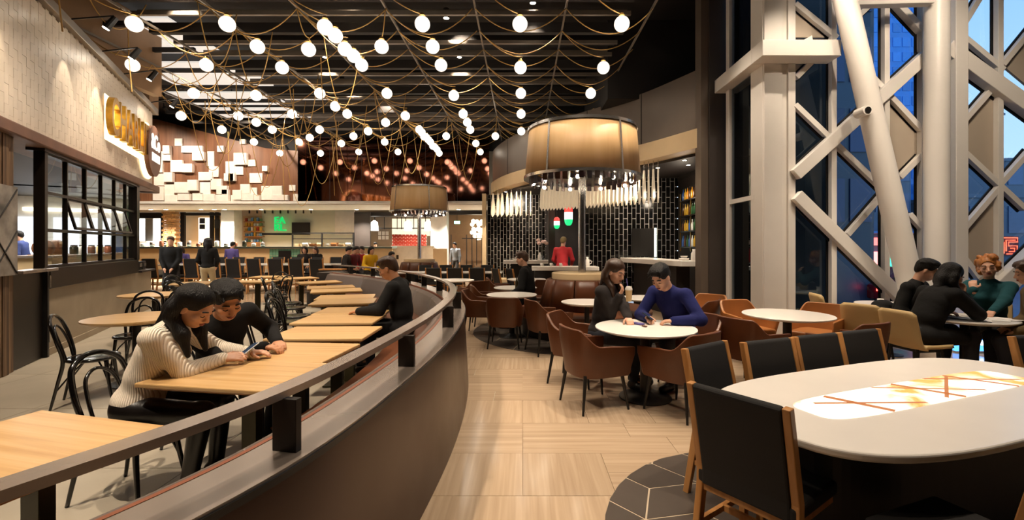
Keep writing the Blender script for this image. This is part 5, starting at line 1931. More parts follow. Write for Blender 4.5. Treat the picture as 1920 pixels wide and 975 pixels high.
# shop with red chevrons
s5 = thing('food_stall', 'dark framed stall with red chevron panel and hanging white lamps', 'stall', (0, 0, 0))
slabpx(s5, 'dark_wall', 664, 398, 694, 500, M_darkcolumn, y=21.4)
slabpx(s5, 'back_wall', 690, 398, 815, 500, mat('taupe_back', '#8d7d6a', 0.5), y=23.2)
slabpx(s5, 'dark_header', 664, 398, 815, 405, M_darkwall, y=21.5, d=0.8)
slabpx(s5, 'lit_back', 735, 410, 806, 442, emit('stall_backlight', (1.0, 0.82, 0.55), 0.55), y=23.1, d=0.05)
for px in (684, 702, 720, 744, 752, 760, 775, 783, 797):
    slabpx(s5, 'rack_post', px, 404, px + 1.2, 430, M_blackmetal, y=22.4, d=0.04)
slabpx(s5, 'rack_shelf', 682, 427, 808, 428.6, M_blackmetal, y=22.4, d=0.3)
for px in (702, 765, 803):
    X = fx(px, 22.2)
    l_ = MB().lathe([(0.05, 0.2), (0.16, 0.1), (0.2, -0.3), (0.0, -0.3)][::-1], 14).build('hanging_lamp', emit('stall_lamp', (1.0, 0.93, 0.82), 2.2), s5, smooth=True)
    l_.location = (X, 22.2, fz(421, 22.2))
slabpx(s5, 'chevron_back', 735, 439, 800, 463, M_ceilwhite, y=22.0, d=0.04)
for r in range(4):
    for i in range(9):
        px = 736 + i * 7
        MB().bar((fx(px, 21.97), 21.97, fz(440.5 + r * 6, 21.97)), (fx(px + 3.5, 21.97), 21.97, fz(445 + r * 6, 21.97)), 0.09, 0.03, up=(0, 1, 0)).build('chevron', M_red, s5)
        MB().bar((fx(px + 3.5, 21.97), 21.97, fz(445 + r * 6, 21.97)), (fx(px + 7, 21.97), 21.97, fz(440.5 + r * 6, 21.97)), 0.09, 0.03, up=(0, 1, 0)).build('chevron', M_red, s5)
for i in range(3):
    for j in range(2):
        slabpx(s5, 'picture_tile', 709 + i * 7, 434 + j * 8, 714.5 + i * 7, 441 + j * 8, M_ceilwhite, y=23.1, d=0.04)
wc = thing('stall_counter', 'white counter of the red chevron stall', 'counter', (0, 0, 0))
slabpx(wc, 'front', 735, 463, 812, 500, M_ceilwhite, y=20.4, d=0.6)
slabpx(wc, 'worktop', 733, 461, 814, 463.5, M_white, y=20.3, d=0.8)
slabpx(wc, 'black_slot', 743, 478, 747, 486, M_blackmetal, y=20.36, d=0.06)
structure(MB().box(((fx(813) + fx(842)) / 2, 21.6, 1.7), (fx(842) - fx(813), 0.6, 3.4)).build('column_far_right', M_ceilwhite))
slabpx(None, 'menu_stand', 812, 466, 838, 500, M_creamband, y=20.0, d=0.12)['kind'] = 'structure'
s6 = thing('food_stall', 'stall with a glowing glass lamp cluster beside the tiled bar', 'stall', (0, 0, 0))
slabpx(s6, 'back_wall', 842, 398, 912, 500, mat('brown_back', '#86694c', 0.5), y=23.4)
slabpx(s6, 'header', 842, 396, 912, 402, M_darkwall, y=21.5, d=0.5)
for px in (845, 874, 884, 893, 903):
    slabpx(s6, 'post', px, 440, px + 1.5, 498, M_darkframe, y=22.0, d=0.05)
slabpx(s6, 'rail', 866, 446, 908, 448, M_darkframe, y=22.0, d=0.05)
crng = random.Random(4)
for k in range(26):
    px, py = 884 + crng.random() * 22, 412 + crng.random() * 38
    o = MB().sphere((0, 0, 0), 0.1, 8, 6).build('glass_bulb', emit('cluster', (1.0, 0.85, 0.6), 3.0), s6, smooth=True)
    o.location = on_y(px, py, 22.2 + 0.5 * crng.random())
ex = thing('exit_sign', 'small green lit sign hanging by the glass lamp cluster', 'sign', on_y(857, 417, 21.6))
MB().box((0, 0, 0), (0.26, 0.06, 0.14)).build('case', emit('exit_green', (0.3, 0.95, 0.7), 1.6), ex)
MB().cone((0, 0, 0.07), (0, 0, 0.4), 0.01, 0.01, 6).build('hanger', M_blackmetal, ex)
for k, px in enumerate((283, 311, 377, 402, 421, 490, 583, 669, 770, 860)):
    X, Y, Z = on_y(px, 394, 20.6)
    t = thing('downlight', 'bright downlight over the far food stalls, %s from the left' % ORD[k], 'light', (X, 20.6, 3.22), 0, 'downlights over the far stalls')
    MB().lathe([(0.09, -0.02), (0.1, 0.0), (0.0, 0.0)], 14).build('trim_ring', M_chrome, t)
    MB().lathe([(0.0, -0.025), (0.08, -0.022), (0.08, -0.015), (0, -0.015)], 14).build('lens', emit('stall_downlight', (1, 0.92, 0.8), 12), t)
    lamp('SPOT', (0, 0, -0.05), 480, (1, 0.9, 0.78), 0.06, None, 120, 0.7, parent=t)
# small lit counters lamps on the far tables
dk_ = thing('low_wall', 'taupe low wall at the end of the grey banquette', 'wall', (0, 0, 0))
slabpx(dk_, 'body', 598, 506, 640, 530, M_darkcolumn, y=14.2, d=0.3)
slabpx(dk_, 'cap', 597, 504.5, 641, 506.5, M_ash, y=14.15, d=0.4)
# ---------------------------------------------------------------- figures: blended solids polygonised into one continuous surface
def V3(*a):
    return np.array(a, dtype=np.float64)


def nrm(v):
    return v / (np.linalg.norm(v) + 1e-9)


def rot_xyz(pitch, yaw, roll=0.0):
    """pitch > 0 nods forward (+Y is the face), yaw > 0 turns to the left, roll > 0 tips to the right"""
    R = Matrix.Rotation(yaw, 3, 'Z') @ Matrix.Rotation(-pitch, 3, 'X') @ Matrix.Rotation(roll, 3, 'Y')
    return np.array(R)


class Blob:
    def __init__(s):
        s.p = []

    def cap(s, a, b, ra, rb=None, k=0.02, sub=False):
        s.p.append(('c', np.asarray(a, float), np.asarray(b, float), ra, ra if rb is None else rb, k, sub))
        return s

    def chain(s, pts, rs, k=0.02):
        for a, b, ra, rb in zip(pts, pts[1:], rs, rs[1:]):
            s.cap(a, b, ra, rb, k)
        return s

    def ell(s, c, r, R=None, k=0.02, sub=False):
        s.p.append(('e', np.asarray(c, float), np.asarray(r, float), np.eye(3) if R is None else R, None, k, sub))
        return s

    def poly(s, h):
        lo, hi = np.full(3, 1e9), np.full(3, -1e9)
        bb = []
        for q in s.p:
            if q[0] == 'c':
                a = np.minimum(q[1] - q[3], q[2] - q[4])
                b = np.maximum(q[1] + q[3], q[2] + q[4])
            else:
                e = np.abs(q[3]) @ q[2]
                a, b = q[1] - e, q[1] + e
            bb.append((a, b))
            if not q[6]:
                lo, hi = np.minimum(lo, a), np.maximum(hi, b)
        lo -= 3 * h + 0.01
        n = np.ceil((hi + 3 * h + 0.01 - lo) / h).astype(int) + 1
        G = np.full(n, 0.2, dtype=np.float32)
        for q, (a, b) in zip(s.p, bb):
            pad = q[5] + 2.5 * h
            i0 = np.maximum(np.floor((a - pad - lo) / h).astype(int), 0)
            i1 = np.minimum(np.ceil((b + pad - lo) / h).astype(int) + 1, n)
            if np.any(i1 <= i0):
                continue
            X = (lo[0] + h * np.arange(i0[0], i1[0]))[:, None, None]
            Y = (lo[1] + h * np.arange(i0[1], i1[1]))[None, :, None]
            Z = (lo[2] + h * np.arange(i0[2], i1[2]))[None, None, :]
            if q[0] == 'c':
                A, ba = q[1], q[2] - q[1]
                L2 = float(ba @ ba) + 1e-12
                px, py, pz = X - A[0], Y - A[1], Z - A[2]
                t = np.clip((px * ba[0] + py * ba[1] + pz * ba[2]) / L2, 0, 1)
                d = np.sqrt((px - t * ba[0]) ** 2 + (py - t * ba[1]) ** 2 + (pz - t * ba[2]) ** 2) - (q[3] + (q[4] - q[3]) * t)
            else:
                R, r = q[3], q[2]
                px, py, pz = X - q[1][0], Y - q[1][1], Z - q[1][2]
                u = [(R[0, i] * px + R[1, i] * py + R[2, i] * pz) for i in range(3)]
                k0 = np.sqrt(sum((u[i] / r[i]) ** 2 for i in range(3)))
                k1 = np.sqrt(sum((u[i] / r[i] ** 2) ** 2 for i in range(3))) + 1e-9
                d = k0 * (k0 - 1) / k1
            sl = (slice(i0[0], i1[0]), slice(i0[1], i1[1]), slice(i0[2], i1[2]))
            g = G[sl]
            k = max(q[5], 1e-5)
            if q[6]:
                dd = -d
                hh = np.maximum(k - np.abs(g - dd), 0) / k
                G[sl] = np.maximum(g, dd) + hh * hh * k * 0.25
            else:
                hh = np.maximum(k - np.abs(g - d), 0) / k
                G[sl] = np.minimum(g, d) - hh * hh * k * 0.25
        return surfnet(G, lo, h)


def surfnet(G, lo, h):
    I = G < 0
    nx, ny, nz = G.shape
    c = [I[i:nx - 1 + i, j:ny - 1 + j, k:nz - 1 + k] for i in (0, 1) for j in (0, 1) for k in (0, 1)]
    anyc, allc = c[0].copy(), c[0].copy()
    for q in c[1:]:
        anyc |= q
        allc &= q
    idx = np.argwhere(anyc & ~allc)
    corners = np.array([(i, j, k) for i in (0, 1) for j in (0, 1) for k in (0, 1)])
    val = np.stack([G[idx[:, 0] + a, idx[:, 1] + b, idx[:, 2] + d] for a, b, d in corners], 1)
    acc = np.zeros((len(idx), 3))
    cnt = np.zeros(len(idx))
    for a in range(8):
        for ax, bit in ((0, 4), (1, 2), (2, 1)):
            if not a & bit:
                b = a | bit
                m = (val[:, a] < 0) != (val[:, b] < 0)
                t = np.where(m, val[:, a] / np.where(m, val[:, a] - val[:, b], 1), 0)
                p = corners[a][None, :] + (corners[b] - corners[a])[None, :] * t[:, None]
                acc += p * m[:, None]
                cnt += m
    verts = lo + h * (idx + acc / cnt[:, None])
    mp = np.full((nx - 1, ny - 1, nz - 1), -1, dtype=np.int32)
    mp[idx[:, 0], idx[:, 1], idx[:, 2]] = np.arange(len(idx))
    faces = []
    for ax in range(3):
        s0 = [slice(1, -1)] * 3
        s1 = [slice(1, -1)] * 3
        s0[ax], s1[ax] = slice(0, -1), slice(1, None)
        d = np.argwhere(I[tuple(s0)] != I[tuple(s1)])
        off = np.array([1, 1, 1])
        off[ax] = 0
        p = d + off
        b, cc_ = (ax + 1) % 3, (ax + 2) % 3
        eb, ec = np.eye(3, dtype=int)[b], np.eye(3, dtype=int)[cc_]
        q = [p, p - eb, p - eb - ec, p - ec]
        f = np.stack([mp[v[:, 0], v[:, 1], v[:, 2]] for v in q], 1)
        ins = I[p[:, 0], p[:, 1], p[:, 2]]
        f[~ins] = f[~ins][:, ::-1]
        faces.append(f[(f >= 0).all(1)])
    return verts, np.concatenate(faces)


def blob_obj(name, blob, h, m, parent, smooth_iter=2):
    v, f = blob.poly(h)
    me = bpy.data.meshes.new(name)
    me.vertices.add(len(v))
    me.vertices.foreach_set('co', v.astype(np.float32).ravel())
    me.loops.add(len(f) * 4)
    me.loops.foreach_set('vertex_index', f.astype(np.int32).ravel())
    me.polygons.add(len(f))
    me.polygons.foreach_set('loop_start', np.arange(0, len(f) * 4, 4, dtype=np.int32))
    me.polygons.foreach_set('use_smooth', np.ones(len(f), dtype=bool))
    me.update(calc_edges=True)
    me.materials.append(m)
    return link(name, me, parent)


M_skin = mat('skin_light', '#d2a084', 0.5, noise=(18, 0.05))
M_skin.node_tree.nodes['Principled BSDF'].inputs['Subsurface Weight'].default_value = 0.0
M_skin2 = mat('skin_warm', '#ba8462', 0.5, noise=(18, 0.05))
M_lip = mat('lip', '#8c4038', 0.4)
M_brow = mat('brow', '#17100d', 0.7)
M_hairblack = mat('hair_black', '#0e0a08', 0.5, noise=(60, 0.3), bump=(150, 0.9), stretch=(1, 1, 0.12), spec=0.3)
M_hairbrown = mat('hair_brown', '#3a2416', 0.42, noise=(60, 0.3), bump=(130, 0.4), stretch=(1, 1, 0.15))
M_hairblond = mat('hair_blond', '#a8692f', 0.45, noise=(60, 0.3), bump=(110, 0.5), stretch=(1, 1, 0.2))
M_shoe = mat('shoe_black', '#120f0e', 0.35)


def ik(a, b, l1, l2, pole):
    d = b - a
    L = min(np.linalg.norm(d), (l1 + l2) * 0.995)
    u = nrm(d)
    x = (l1 * l1 - l2 * l2 + L * L) / (2 * L)
    r = math.sqrt(max(l1 * l1 - x * x, 0))
    p = pole - u * float(pole @ u)
    return a + u * x + nrm(p) * r, a + u * L


def hand(bl, wrist, d, palm_n, thumb_side, curl=0.5, s=1.0, k=0.006):
    """palm, four bent fingers of unequal length, thumb off the side of the palm"""
    d = nrm(d)
    n = nrm(palm_n - d * float(palm_n @ d))
    side = nrm(np.cross(d, n)) * thumb_side
    base = wrist + d * 0.075 * s
    bl.cap(wrist - d * 0.03, wrist + d * 0.02 * s, 0.026 * s, 0.024 * s, 0.02)
    for t in (-0.026, -0.008, 0.010, 0.026):
        bl.cap(wrist + d * 0.015 * s + side * t * 0.6 * s, base + side * t * s, 0.016 * s, 0.0125 * s, 0.012)
    for t, L in ((0.028, 0.066), (0.0095, 0.074), (-0.0095, 0.07), (-0.028, 0.055)):
        p, dd = base + side * t * s, d
        for j, fr in enumerate((0.45, 0.32, 0.25)):
            a = curl * (0.5, 0.9, 0.8)[j]
            dd = nrm(dd * math.cos(a) + n * math.sin(a))
            q = p + dd * L * fr * s
            bl.cap(p, q, (0.0098, 0.009, 0.008)[j] * s, (0.009, 0.008, 0.0072)[j] * s, k)
            p = q
    p = wrist + d * 0.022 * s + side * 0.024 * s
    dd = nrm(d * 0.6 + side * 0.75 + n * 0.35)
    q = p + dd * 0.042 * s
    bl.cap(p, q, 0.0135 * s, 0.011 * s, 0.012)
    dd = nrm(d * 0.95 + side * 0.12 + n * 0.35)
    bl.cap(q, q + dd * 0.034 * s, 0.0105 * s, 0.0085 * s, k)


def person(label, loc, rz, pose='sit', seat=0.46, lean=0.1, side=0.0, turn=0.0, head=(0.2, 0.0, 0.0), headfwd=0.0, hands=None, elbows=None, feet=None, size=1.0, female=False,
           top=None, legs=None, hair='short', hairm=None, skin=None, h=0.012, sleeves=1.0, shoe=None, coat=False, group=None, hd=None, curl=0.5, face=True, fingers=True, hs=1.0, scarf=None, shoulders=None):
    skin = skin or M_skin
    hairm = hairm or M_hairblack
    root = thing('person', label, 'person', loc, rz, group)
    s = size
    sw = (0.165 if female else 0.19) * s if shoulders is None else shoulders
    P0 = V3(0, 0, seat + 0.095 * s) if pose == 'sit' else V3(0, 0, 0.92 * s)
    R1 = rot_xyz(lean, turn * 0.5, side)
    R2 = rot_xyz(lean * 1.35, turn, side * 1.2)
    up1, up2 = R1[:, 2], R2[:, 2]
    rt, fw = R2[:, 0], R2[:, 1]
    waist = P0 + up1 * 0.19 * s
    chest = waist + up2 * 0.17 * s
    neck = chest + up2 * 0.16 * s
    RH = rot_xyz(head[0], head[1] + turn, head[2])
    hb = neck + nrm(up2 * 0.7 + RH[:, 2] * 0.5 + fw * headfwd) * 0.095 * s
    H = hb + RH[:, 2] * 0.085 * s * hs + RH[:, 1] * 0.025 * s
    q = s * hs

    def hp(x, y, z):
        return H + RH @ V3(x, y, z) * q

    shl = [neck - up2 * 0.045 * s + rt * sw * e for e in (-1, 1)]
    if hands is None:
        hands = (V3(-0.16, 0.32, seat + 0.2), V3(0.16, 0.32, seat + 0.2)) if pose == 'sit' else (V3(-0.24, 0.08, 0.8), V3(0.24, 0.08, 0.8))
    arms = []
    for i, e in enumerate((-1, 1)):
        pole = elbows[i] if elbows is not None else V3(e * 0.6, -0.5, -0.8)
        el, wr = ik(shl[i], np.asarray(hands[i], float), 0.285 * s, 0.25 * s, np.asarray(pole, float))
        arms.append((shl[i], el, wr))
    hip = [P0 + V3(e * 0.09 * s, 0.0, -0.02) for e in (-1, 1)]
    lg = []
    for i, e in enumerate((-1, 1)):
        if pose == 'sit':
            f = feet[i] if feet is not None else V3(e * 0.12, 0.42 + 0.05 * e, 0.09)
            pole = V3(e * 0.15, 1, 1.2)
        else:
            f = feet[i] if feet is not None else V3(e * 0.1, 0.02 * e, 0.09)
            pole = V3(e * 0.1, 1, 0)
        kn, an = ik(hip[i], np.asarray(f, float), 0.43 * s, 0.42 * s, pole)
        lg.append((hip[i], kn, an))
    # ---- body: one continuous surface
    b = Blob()
    b.ell(P0, (0.15 * s, 0.11 * s, 0.1 * s), R1, 0.05)
    b.ell(waist, (0.125 * s, 0.09 * s, 0.13 * s), R1, 0.05)
    b.ell(chest, (0.14 * s, 0.095 * s, 0.15 * s), R2, 0.05)
    b.cap(shl[0], shl[1], 0.045 * s, 0.045 * s, 0.05)
    b.cap(neck - up2 * 0.03 * s, hb + RH[:, 2] * 0.03 * s, (0.052 if female else 0.06) * s, (0.045 if female else 0.055) * s, 0.03)
    for (a, e_, w) in arms:
        b.chain([a, e_, w], [0.042 * s, 0.036 * s, 0.026 * s], 0.03)
    for (a, kn, an) in lg:
        b.chain([a, kn, an], [0.07 * s, 0.046 * s, 0.034 * s], 0.03)
        b.cap(an, an + V3(0, 0.13 * s, -0.045), 0.03 * s, 0.022 * s, 0.03)
    b.ell(hp(0, -0.012, 0.035), V3(0.074, 0.094, 0.085) * q, RH, 0.02)
    b.ell(hp(0, 0.022, -0.028), V3(0.060, 0.068, 0.078) * q, RH, 0.03)
    b.ell(hp(0, 0.046, -0.078), V3(0.036, 0.036, 0.028) * q, RH, 0.03)
    if face:
        b.ell(hp(0, 0.075, 0.026), V3(0.046, 0.016, 0.012) * q, RH, 0.018)
        for e in (-1, 1):
            b.ell(hp(e * 0.033, 0.098, 0.004), V3(0.017, 0.014, 0.012) * q, RH, 0.012, True)
            b.ell(hp(e * 0.033, 0.077, 0.003), V3(0.0145, 0.0125, 0.0115) * q, RH, 0.004)
            b.ell(hp(e * 0.040, 0.062, -0.026), V3(0.022, 0.020, 0.018) * q, RH, 0.02)
            b.ell(hp(e * 0.074, -0.006, -0.008), V3(0.010, 0.020, 0.031) * q, RH, 0.008)
        b.cap(hp(0, 0.086, 0.014), hp(0, 0.108, -0.030), 0.008 * q, 0.011 * q, 0.012)
        for e in (-1, 1):
            b.ell(hp(e * 0.011, 0.098, -0.034), V3(0.008, 0.009, 0.007) * q, RH, 0.006)
        b.ell(hp(0, 0.083, -0.058), V3(0.024, 0.014, 0.013) * q, RH, 0.014)
    for i, (a, e_, w) in enumerate(arms):
        sgn = -1 if i == 0 else 1
        if hd is not None and hd[i] is not None:
            d, n = np.asarray(hd[i][0], float), np.asarray(hd[i][1], float)
        else:
            d, n = w - e_, V3(0, 0, -1)
            if abs(nrm(d)[2]) > 0.85:
                n = V3(-sgn, 0, 0)
        if fingers:
            dn, nn = nrm(d), n
            sd = np.cross(nrm(d), nrm(n))
            inward = V3(-sgn, 0.3, 0.3)
            ts = 1 if float(sd @ inward) > 0 else -1
            hand(b, w, d, n, ts, curl, s)
        else:
            b.cap(w, w + nrm(d) * 0.09 * s, 0.03 * s, 0.025 * s, 0.02)
            b.cap(w + nrm(d) * 0.09 * s, w + nrm(d) * 0.14 * s + nrm(n) * 0.03, 0.022 * s, 0.016 * s, 0.02)
            b.cap(w + nrm(d) * 0.03, w + nrm(d) * 0.08 * s + V3(-sgn * 0.04, 0, 0), 0.014 * s, 0.011 * s, 0.01)
    blob_obj('body', b, h, skin, root)
    # ---- upper garment
    t = Blob()
    hem = P0 + up1 * (0.03 if not coat else -0.02)
    t.ell(hem, V3(0.172, 0.135, 0.11) * s, R1, 0.05)
    cf = 1.1 if coat else 1.0
    t.ell(waist, V3(0.148 if female else 0.162, 0.118, 0.15) * s * cf, R1, 0.06)
    t.ell(chest, V3(0.158 if female else 0.178, 0.122, 0.165) * s * cf, R2, 0.06)
    if female:
        for e in (-1, 1):
            t.ell(chest + R2 @ V3(e * 0.07, 0.085, 0.0) * s, V3(0.062, 0.055, 0.062) * s, R2, 0.04)
    t.cap(shl[0], shl[1], 0.064 * s, 0.064 * s, 0.06)
    t.cap(neck - up2 * 0.05 * s, neck + up2 * 0.012 * s, 0.085 * s, 0.062 * s, 0.05)
    for (a, e_, w) in arms:
        w2 = e_ + (w - e_) * sleeves
        t.chain([a, e_, w2], [0.066 * s * cf, 0.058 * s * cf, (0.054 - 0.012 * sleeves) * s * cf], 0.03)
    if coat:
        if pose == 'sit':
            for (a, kn, an) in lg:
                t.cap(a, a + (kn - a) * 0.75, 0.1 * s, 0.085 * s, 0.05)
        else:
            t.cap(P0, P0 - V3(0, 0, 0.42), 0.17 * s, 0.2 * s, 0.06)
    blob_obj('coat' if coat else 'top', t, max(h, 0.008), top or M_blackfab, root)
    # ---- trousers
    l_ = Blob()
    l_.ell(P0, V3(0.165, 0.13, 0.105) * s, R1, 0.05)
    for (a, kn, an) in lg:
        l_.chain([a, kn, an + (kn - an) * 0.06], [0.092 * s, 0.066 * s, 0.047 * s], 0.04)
    blob_obj('trousers', l_, max(h, 0.009), legs or M_blackfab, root)
    for i, (a, kn, an) in enumerate(lg):
        f_ = Blob()
        fd = nrm(V3((kn - an)[0] * 0 + (0.12 if i else -0.12), 1, 0))
        f_.cap(V3(an[0], an[1], 0.055) - fd * 0.03, V3(an[0], an[1], 0.045) + fd * 0.15 * s, 0.044 * s, 0.036 * s, 0.02)
        f_.cap(an + V3(0, 0, 0.03), V3(an[0], an[1], 0.05), 0.045 * s, 0.045 * s, 0.02)
        blob_obj('shoe', f_, max(h, 0.01), shoe or M_shoe, root)
    # ---- hair
    if hair:
        g = Blob()
        g.ell(hp(0, -0.018, 0.046), V3(0.084, 0.103, 0.09) * q, RH, 0.02)
        if hair in ('long', 'bob'):
            low = -0.13 if hair == 'bob' else -0.3
            for e in (-1, 1):
                e0, e1 = hp(e * 0.055, -0.04, 0.06), hp(e * 0.072, -0.05, -0.03)
                e2 = hp(e * 0.07, -0.045, -0.085)
                if hair == 'bob':
                    g.chain([e0, e1, e2, e2 + V3(0, 0.0, -0.05)], [0.045 * q, 0.036 * q, 0.034 * q, 0.02 * q], 0.03)
                else:
                    fwd_ = fw * 0.075
                    g.chain([e0, e1, e2, e2 + fwd_ + V3(0, 0, -0.09), e2 + fwd_ * 1.5 + V3(0, 0, -0.21)], [0.045 * q, 0.036 * q, 0.036 * q, 0.034 * q, 0.014 * q], 0.03)
            g.chain([hp(0, -0.07, 0.03), hp(0, -0.085, -0.07), hp(0, -0.09, min(low + 0.06, -0.12))], [0.06 * q, 0.055 * q, 0.04 * q], 0.04)
        if hair == 'short':
            g.ell(hp(0, 0.022, 0.096), V3(0.072, 0.076, 0.042) * q, RH, 0.03)
            tr_ = random.Random(len(label))
            if h < 0.015:
                for _ in range(46):
                    x_ = tr_.uniform(-0.07, 0.07)
                    y_ = tr_.uniform(-0.06, 0.075)
                    z_ = 0.045 + 0.085 * math.sqrt(max(0.0, 1 - (x_ / 0.088) ** 2 - (y_ / 0.115) ** 2))
                    g.cap(hp(x_, y_ - 0.015, z_ - 0.004), hp(x_ * 1.12 + tr_.uniform(-0.006, 0.006), y_ + 0.03, z_ + (0.0 if y_ < 0.045 else -0.02)), 0.013 * q, 0.005 * q, 0.012)
            g.ell(hp(0, -0.072, -0.01), V3(0.062, 0.04, 0.055) * q, RH, 0.03)
        if hair == 'curly':
            cr_ = random.Random(2)
            for _ in range(40):
                a, z = cr_.uniform(0, 2 * PI), cr_.uniform(-0.06, 0.13)
                rr_ = 0.085 * math.sqrt(max(0.05, 1 - ((z - 0.03) / 0.12) ** 2))
                if math.sin(a) > 0.45 and z < 0.065:
                    continue
                g.ell(hp(rr_ * math.cos(a), rr_ * math.sin(a) * 1.12 - 0.015, z), V3(0.028, 0.028, 0.028) * q, RH, 0.012)
        # open the face
        g.ell(hp(0, 0.088, -0.022), V3(0.066, 0.06, 0.092) * q, RH, 0.012, True)
        if hair == 'short':
            for e in (-1, 1):
                g.ell(hp(e * 0.085, 0.012, -0.035), V3(0.03, 0.05, 0.052) * q, RH, 0.01, True)
        blob_obj('hair', g, max(h * 0.9, 0.006), hairm, root)
    if face and h < 0.0135:
        for e in (-1, 1):
            MB().tube([tuple(hp(e * x, y, z)) for x, y, z in ((0.016, 0.092, 0.027), (0.033, 0.093, 0.032), (0.05, 0.08, 0.027))], 0.0042 * q, 6).build('eyebrow', M_brow, root, smooth=True)
            MB().tube([tuple(hp(e * x, y, z)) for x, y, z in ((0.02, 0.0865, -0.003), (0.033, 0.0895, -0.006), (0.046, 0.082, -0.002))], 0.0028 * q, 6).build('eyelashes', M_brow, root, smooth=True)
        MB().tube([tuple(hp(x, y, z)) for x, y, z in ((-0.021, 0.088, -0.057), (-0.007, 0.0975, -0.0545), (0, 0.0975, -0.0555), (0.007, 0.0975, -0.0545), (0.021, 0.088, -0.057))], 0.0045 * q, 6).build('lips', M_lip, root, smooth=True)
        MB().tube([tuple(hp(x, y, z)) for x, y, z in ((-0.016, 0.089, -0.063), (0, 0.0965, -0.0645), (0.016, 0.089, -0.063))], 0.0048 * q, 6).build('lips', M_lip, root, smooth=True)
    return root, dict(arms=arms, H=H, RH=RH, P0=P0, hp=hp)


def local(root_loc, rz, wp):
    """world point -> a figure's local point"""
    m = Matrix.Translation(Vector(root_loc)) @ Matrix.Rotation(rz, 4, 'Z')
    v = m.inverted() @ Vector(wp)
    return V3(v.x, v.y, v.z)


# fabrics
def knit(name, col, dark):
    m, nt, b = _principled(name)
    L = nt.links.new
    tc = nt.nodes.new('ShaderNodeTexCoord')
    w = nt.nodes.new('ShaderNodeTexWave')
    w.inputs['Scale'].default_value = 26
    w.inputs['Distortion'].default_value = 0.6
    w.inputs['Detail'].default_value = 2
    w.bands_direction = 'Y'
    w2 = nt.nodes.new('ShaderNodeTexWave')
    w2.inputs['Scale'].default_value = 60
    w2.bands_direction = 'Z'
    L(tc.outputs['Object'], w.inputs[0])
    L(tc.outputs['Object'], w2.inputs[0])
    mu = nt.nodes.new('ShaderNodeMath')
    mu.operation = 'MULTIPLY_ADD'
    L(w2.outputs['Fac'], mu.inputs[0])
    mu.inputs[1].default_value = 0.15
    L(w.outputs['Fac'], mu.inputs[2])
    r = nt.nodes.new('ShaderNodeValToRGB')
    r.color_ramp.elements[0].position, r.color_ramp.elements[0].color = 0.0, (*srgb(dark), 1)
    r.color_ramp.elements[1].position, r.color_ramp.elements[1].color = 0.28, (*srgb(col), 1)
    L(mu.outputs[0], r.inputs[0])
    L(r.outputs[0], b.inputs['Base Color'])
    b.inputs['Roughness'].default_value = 0.9
    bp = nt.nodes.new('ShaderNodeBump')
    bp.inputs['Strength'].default_value = 0.6
    bp.inputs['Distance'].default_value = 0.008
    L(mu.outputs[0], bp.inputs['Height'])
    L(bp.outputs[0], b.inputs['Normal'])
    return m


M_knit = knit('cream_knit', '#efe3d2', '#b5a186')
M_leggings = mat('black_leather_leggings', '#14100f', 0.3, noise=(9, 0.2), bump=(16, 0.25))
M_blacktop = mat('black_jumper', '#0f0d0d', 0.9, bump=(13, 0.7), spec=0.3)
M_jacket = mat('black_jacket', '#0d0c0c', 0.85, bump=(11, 0.8), spec=0.3)
M_greyknit = mat('charcoal_cardigan', '#2c2726', 0.9, bump=(13, 0.8), spec=0.3)
M_navy = mat('navy_jumper', '#141a50', 0.9, bump=(12, 0.8), spec=0.3)
M_teal = mat('teal_cardigan', '#1d4a50', 0.9, bump=(12, 0.8), spec=0.3)
M_olivecoat = mat('olive_coat', '#5d4a2a', 0.85, bump=(50, 0.3))
M_denim = mat('dark_denim', '#1a1d28', 0.8)
M_redshirt = mat('red_shirt', '#b8242c', 0.8)
M_yellow = mat('yellow_jumper', '#e8b414', 0.8)
M_beige = mat('beige_trousers', '#b9a684', 0.8)
M_purple = mat('purple_top', '#4f4482', 0.8)
M_maroon = mat('maroon_top', '#6a1e28', 0.8)
M_whiteshirt = mat('white_shirt', '#e8e2dc', 0.8)

# couple with the phone ------------------------------------------------------
wl_, wr_ = (-2.53, 3.02, 0), facing(1, 0.18)
L_ = lambda p: local(wl_, wr_, p)
person('woman in a cream knitted jumper and black leggings looking at a phone', wl_, wr_, lean=0.32, side=0.0, turn=-0.05, head=(0.62, -0.12, 0.05), headfwd=0.35,
       hands=(L_((-2.04, 3.42, 0.80)), L_((-2.12, 3.24, 0.80))), elbows=(V3(-0.9, -0.2, -0.6), V3(0.8, -0.3, -0.9)), hd=((L_((-1.9, 3.46, 0.8)) - L_((-2.04, 3.42, 0.8)), V3(0, 0, -1)), (V3(-0.1, 1, 0.12), V3(-0.6, 0, -0.8))), curl=0.45,
       size=1.04, hs=1.1, female=True, top=M_knit, legs=M_leggings, hair='long', h=0.0058, feet=(V3(-0.1, 0.42, 0.09), V3(0.12, 0.36, 0.09)))
ml_, mr_ = (-2.50, 3.78, 0), facing(1, -0.22)
L2 = lambda p: local(ml_, mr_, p)
person('man in a black jumper leaning towards the woman to see her phone', ml_, mr_, lean=0.40, side=0.28, turn=-0.15, head=(0.55, -0.25, 0.12), headfwd=0.3,
       hands=(L2((-2.02, 3.78, 0.80)), L2((-2.03, 3.6, 0.80))), elbows=(V3(-0.9, -0.2, -0.5), V3(0.7, 0.0, -0.7)), hd=((V3(0.6, 0.8, 0), V3(0, 0, -1)), (V3(-0.2, 1, 0), V3(0, 0, -1))), curl=0.7,
       size=1.1, hs=1.1, top=M_blacktop, legs=M_denim, hair='short', skin=M_skin2, h=0.0062)
ph = thing('phone', 'grey smartphone held by the woman in the cream jumper', 'phone', (-2.0, 3.36, 0.845), -0.3)
ph.rotation_euler = (math.radians(28), math.radians(-10), -0.5)
